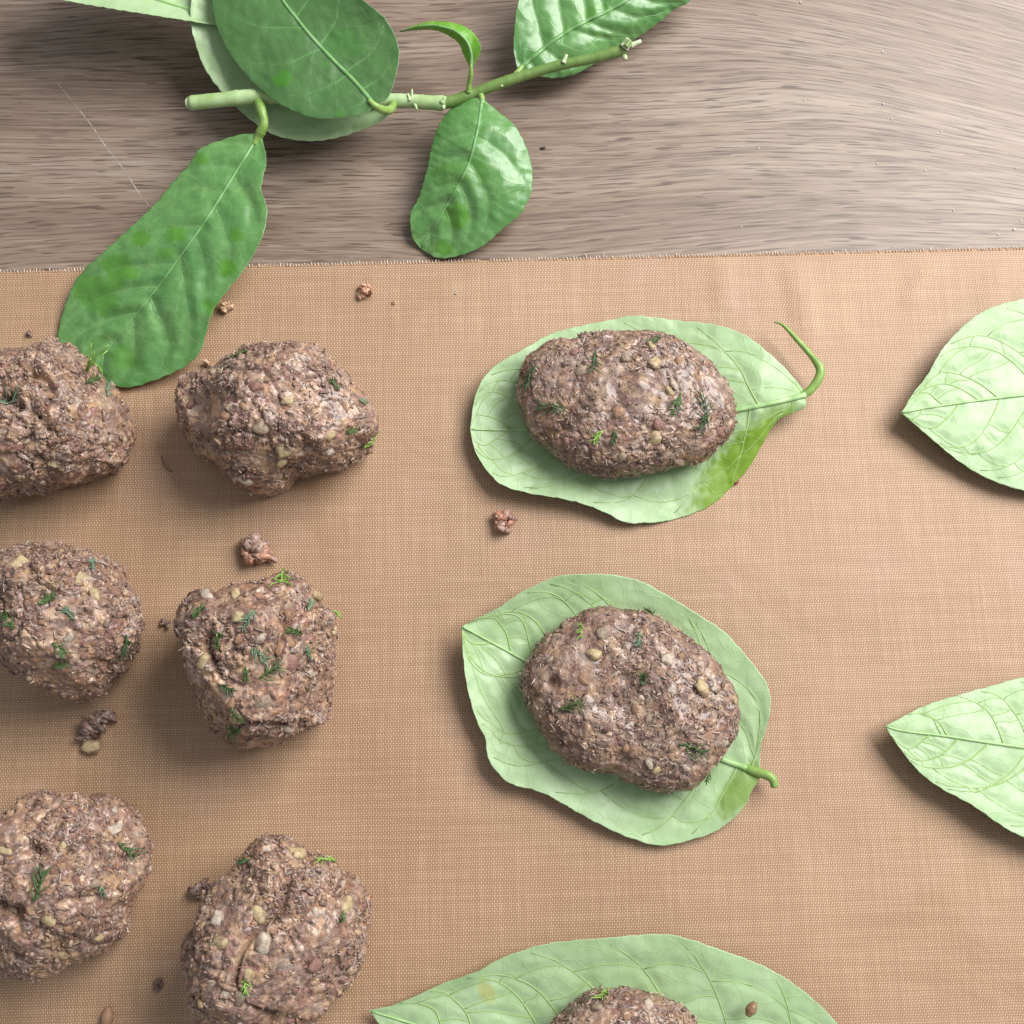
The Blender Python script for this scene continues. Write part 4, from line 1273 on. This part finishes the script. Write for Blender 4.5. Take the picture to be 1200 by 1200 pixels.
# ------------------------------------------------------------------ crumbs on the mat
def crumb(name, label, px, py, size, cols, seed, cat='crumb', group='crumbs scattered on the mat', n=9, elong=1.0, ang=0.0, extra=()):
    rng = np.random.RandomState(seed)
    r = size * PX * 0.5
    P, Nn, sz, cc = [], [], [], []
    for i in range(n):
        a = rng.uniform(0, 6.28); q = r * math.sqrt(rng.rand()) * 0.75
        x, y = q * math.cos(a) * elong, q * math.sin(a) / elong
        x, y = x * math.cos(ang) - y * math.sin(ang), x * math.sin(ang) + y * math.cos(ang)
        s = r * rng.uniform(0.28, 0.5)
        P.append((x, y, s * 0.55 + rng.rand() * r * 0.55)); sz.append(s)
        Nn.append(tuple(Vector((rng.normal(0, .4), rng.normal(0, .4), 1)).normalized()))
        cc.append(np.array(cols[rng.randint(len(cols))]))
    n2 = n * 4
    A = grain_cloud(np.array(P), np.array(Nn), np.array(sz), np.array(cc), rng, 0.8)
    k2 = rng.randint(0, n, n2)
    dirs = rng.normal(0, 1, (n2, 3)); dirs /= np.linalg.norm(dirs, axis=1)[:, None]; dirs[:, 2] = np.abs(dirs[:, 2])
    B = grain_cloud(np.array(P)[k2] + dirs * np.array(sz)[k2][:, None] * 0.75, dirs, np.minimum(np.array(sz)[k2] * 0.4, 0.0006), np.array(cc)[rng.randint(0, n, n2)] * rng.uniform(0.75, 1.25, n2)[:, None], rng, 0.8, tiny=True)
    V = np.vstack([A[0], B[0]]); F = np.vstack([A[1], B[1] + len(A[0])]); C = np.vstack([A[2], B[2]])
    V[:, 2] = np.maximum(V[:, 2], -0.00005)
    o = link(name, mesh_from(name, V, F, [M['meat']], col={'col': C}))
    p = at(px, py, MAT_TOP)
    lx, ly = to_mat(px, py)
    p.z = MAT_TOP + float(mat_local_height(np.array([lx]), np.array([ly]))[0])
    o.location = p
    tag(o, label, cat, group)
    return o


PK = [srgb(158, 122, 110), srgb(178, 146, 132), srgb(138, 104, 94)]
OR = [srgb(188, 136, 108), srgb(206, 160, 128), srgb(170, 116, 92)]
TN = [srgb(214, 176, 140), srgb(196, 154, 118)]
DK = [srgb(128, 102, 92), srgb(108, 84, 76), srgb(146, 118, 106)]
crumb('meat_crumb', 'small orange-tan crumb alone near the mat edge', 428, 343, 22, OR, 1)
crumb('meat_crumb', 'pale tan crumb beside the edge of the long sprig leaf', 268, 360, 21, TN, 2, n=6)
crumb('meat_crumb', 'reddish brown crumb between the two leaves that carry patties', 592, 614, 28, PK + [srgb(176, 116, 92)], 3, n=12)
crumb('meat_crumb', 'large loose pink-brown crumb between the wide and the heart shaped meatballs', 300, 648, 36, PK + OR[:1], 4, n=26, elong=1.15, ang=-0.5)
cr = crumb('meat_crumb', 'two-tone crumb with a pale onion end beside the smooth blunt meatball', 117, 851, 32, DK + PK, 5, n=16, elong=1.55, ang=0.9)
on = link('onion_piece', piece_proto('y', np.random.RandomState(2)), cr)
pp = at(107, 875, 0.0018) - cr.location
on.location = (pp.x, pp.y, 0.0014)
on.scale = (22 * PX, 19 * PX, 13 * PX)
crumb('meat_crumb', 'tiny dark brown crumb in the shade beside the tall angular meatball', 187, 1152, 14, DK, 6, n=5)
crumb('meat_crumb', 'small dark crumb touching the slanted side of the tall meatball', 240, 1043, 24, DK + TN[:1], 7, n=9, elong=1.2)
crumb('meat_crumb', 'ragged crumb stuck against the side of the heart shaped meatball', 195, 731, 12, DK + OR[:1], 8, n=7)
crumb('meat_crumb', 'thin tan flake between the sprig leaf and the wide meatball', 241, 429, 17, TN + OR[:1], 9, n=5, elong=1.8, ang=-0.3)
crumb('meat_crumb', 'red speck at the edge of the oblong patty leaf', 861, 567, 8, [srgb(150, 70, 50)], 10, n=3, elong=1.5, ang=0.5)
crumb('meat_crumb', 'pale speck on the mat near the orange-tan crumb', 461, 355, 7, TN, 11, n=3)
crumb('meat_crumb', 'white speck on the mat between the orange-tan crumb and the oblong patty leaf', 534, 344, 6, [srgb(230, 214, 196)], 12, n=3)
crumb('meat_crumb', 'tiny dark crumb on the mat beside the cracked meatball', 36, 392, 10, DK, 13, n=4)


def sliver(name, label, pts, r, mat, cat, group=None):
    P = [at(x, y, MAT_TOP + z / 1000) for x, y, z in pts]
    org = P[0].copy(); org.z = MAT_TOP
    o = link(name, tube_mesh(name, P, [r * 0.4 / 1000, r / 1000, r / 1000, r * 0.35 / 1000], M[mat], org, 7, 14, 0.06))
    o.location = org
    tag(o, label, cat, group)
    return o


sliver('meat_crumb', 'thin brown curved sliver by the broken end of the wide meatball', [(189, 534, 0.25), (192, 543, 0.4), (197, 550, 0.4), (203, 553, 0.25)], 0.3, 'seed', 'crumb', 'crumbs scattered on the mat')
sliver('seed', 'pale pointed seed on the mat near the coarse meatball', [(127, 1180, 0.9), (126, 1188, 1.2), (125, 1196, 1.3), (124, 1206, 0.9)], 1.6, 'tan', 'seed')
sd = sliver('seed', 'brown oval seed lying on the leaf with the blotch', [(876, 1191, 7.6), (879, 1185, 7.6), (882, 1180, 7.7), (885, 1174, 7.6)], 1.45, 'seed', 'seed')

# white grains on the wood
rng = np.random.RandomState(5)
salt_me = mesh_from('white_grain', GR[0] * 0.5, ICO2[1], [M['salt']], smooth=False)
for (x, y, s) in [(938, 3, 6), (974, 24, 4.5), (1034, 61, 5), (943, 118, 4), (1035, 122, 5.5), (1045, 140, 5), (1103, 154, 4.5), (889, 174, 4), (1028, 192, 4.5), (1084, 200, 4.5), (1190, 197, 4), (1117, 247, 4.5), (1188, 269, 6.5), (1170, 275, 5), (1196, 259, 4), (1047, 289, 4), (869, 266, 3.5)]:
    o = link('white_grain', salt_me)
    p = at(x, y, 0); o.location = (p.x, p.y, s * PX * 0.10)
    k = s * PX * 0.55
    o.scale = (k, k * rng.uniform(0.6, 1), k * 0.55)
    o.rotation_euler = (0, 0, rng.uniform(0, 6.28))
    tag(o, 'tiny white grain lying on the bare wood', 'grain', 'white grains scattered on the wood')
o = link('dark_fleck', mesh_from('dark_fleck', GR[2] * 0.5 * np.array([1.6, 0.8, 0.6]), ICO2[1], [M['dark_bit']]))
p = at(636, 174, 0); o.location = (p.x, p.y, 0.0003)
o.scale = (4.5 * PX, 4 * PX, 4 * PX)
tag(o, 'dark fleck on the wood beside the rounded sprig leaf', 'fleck')
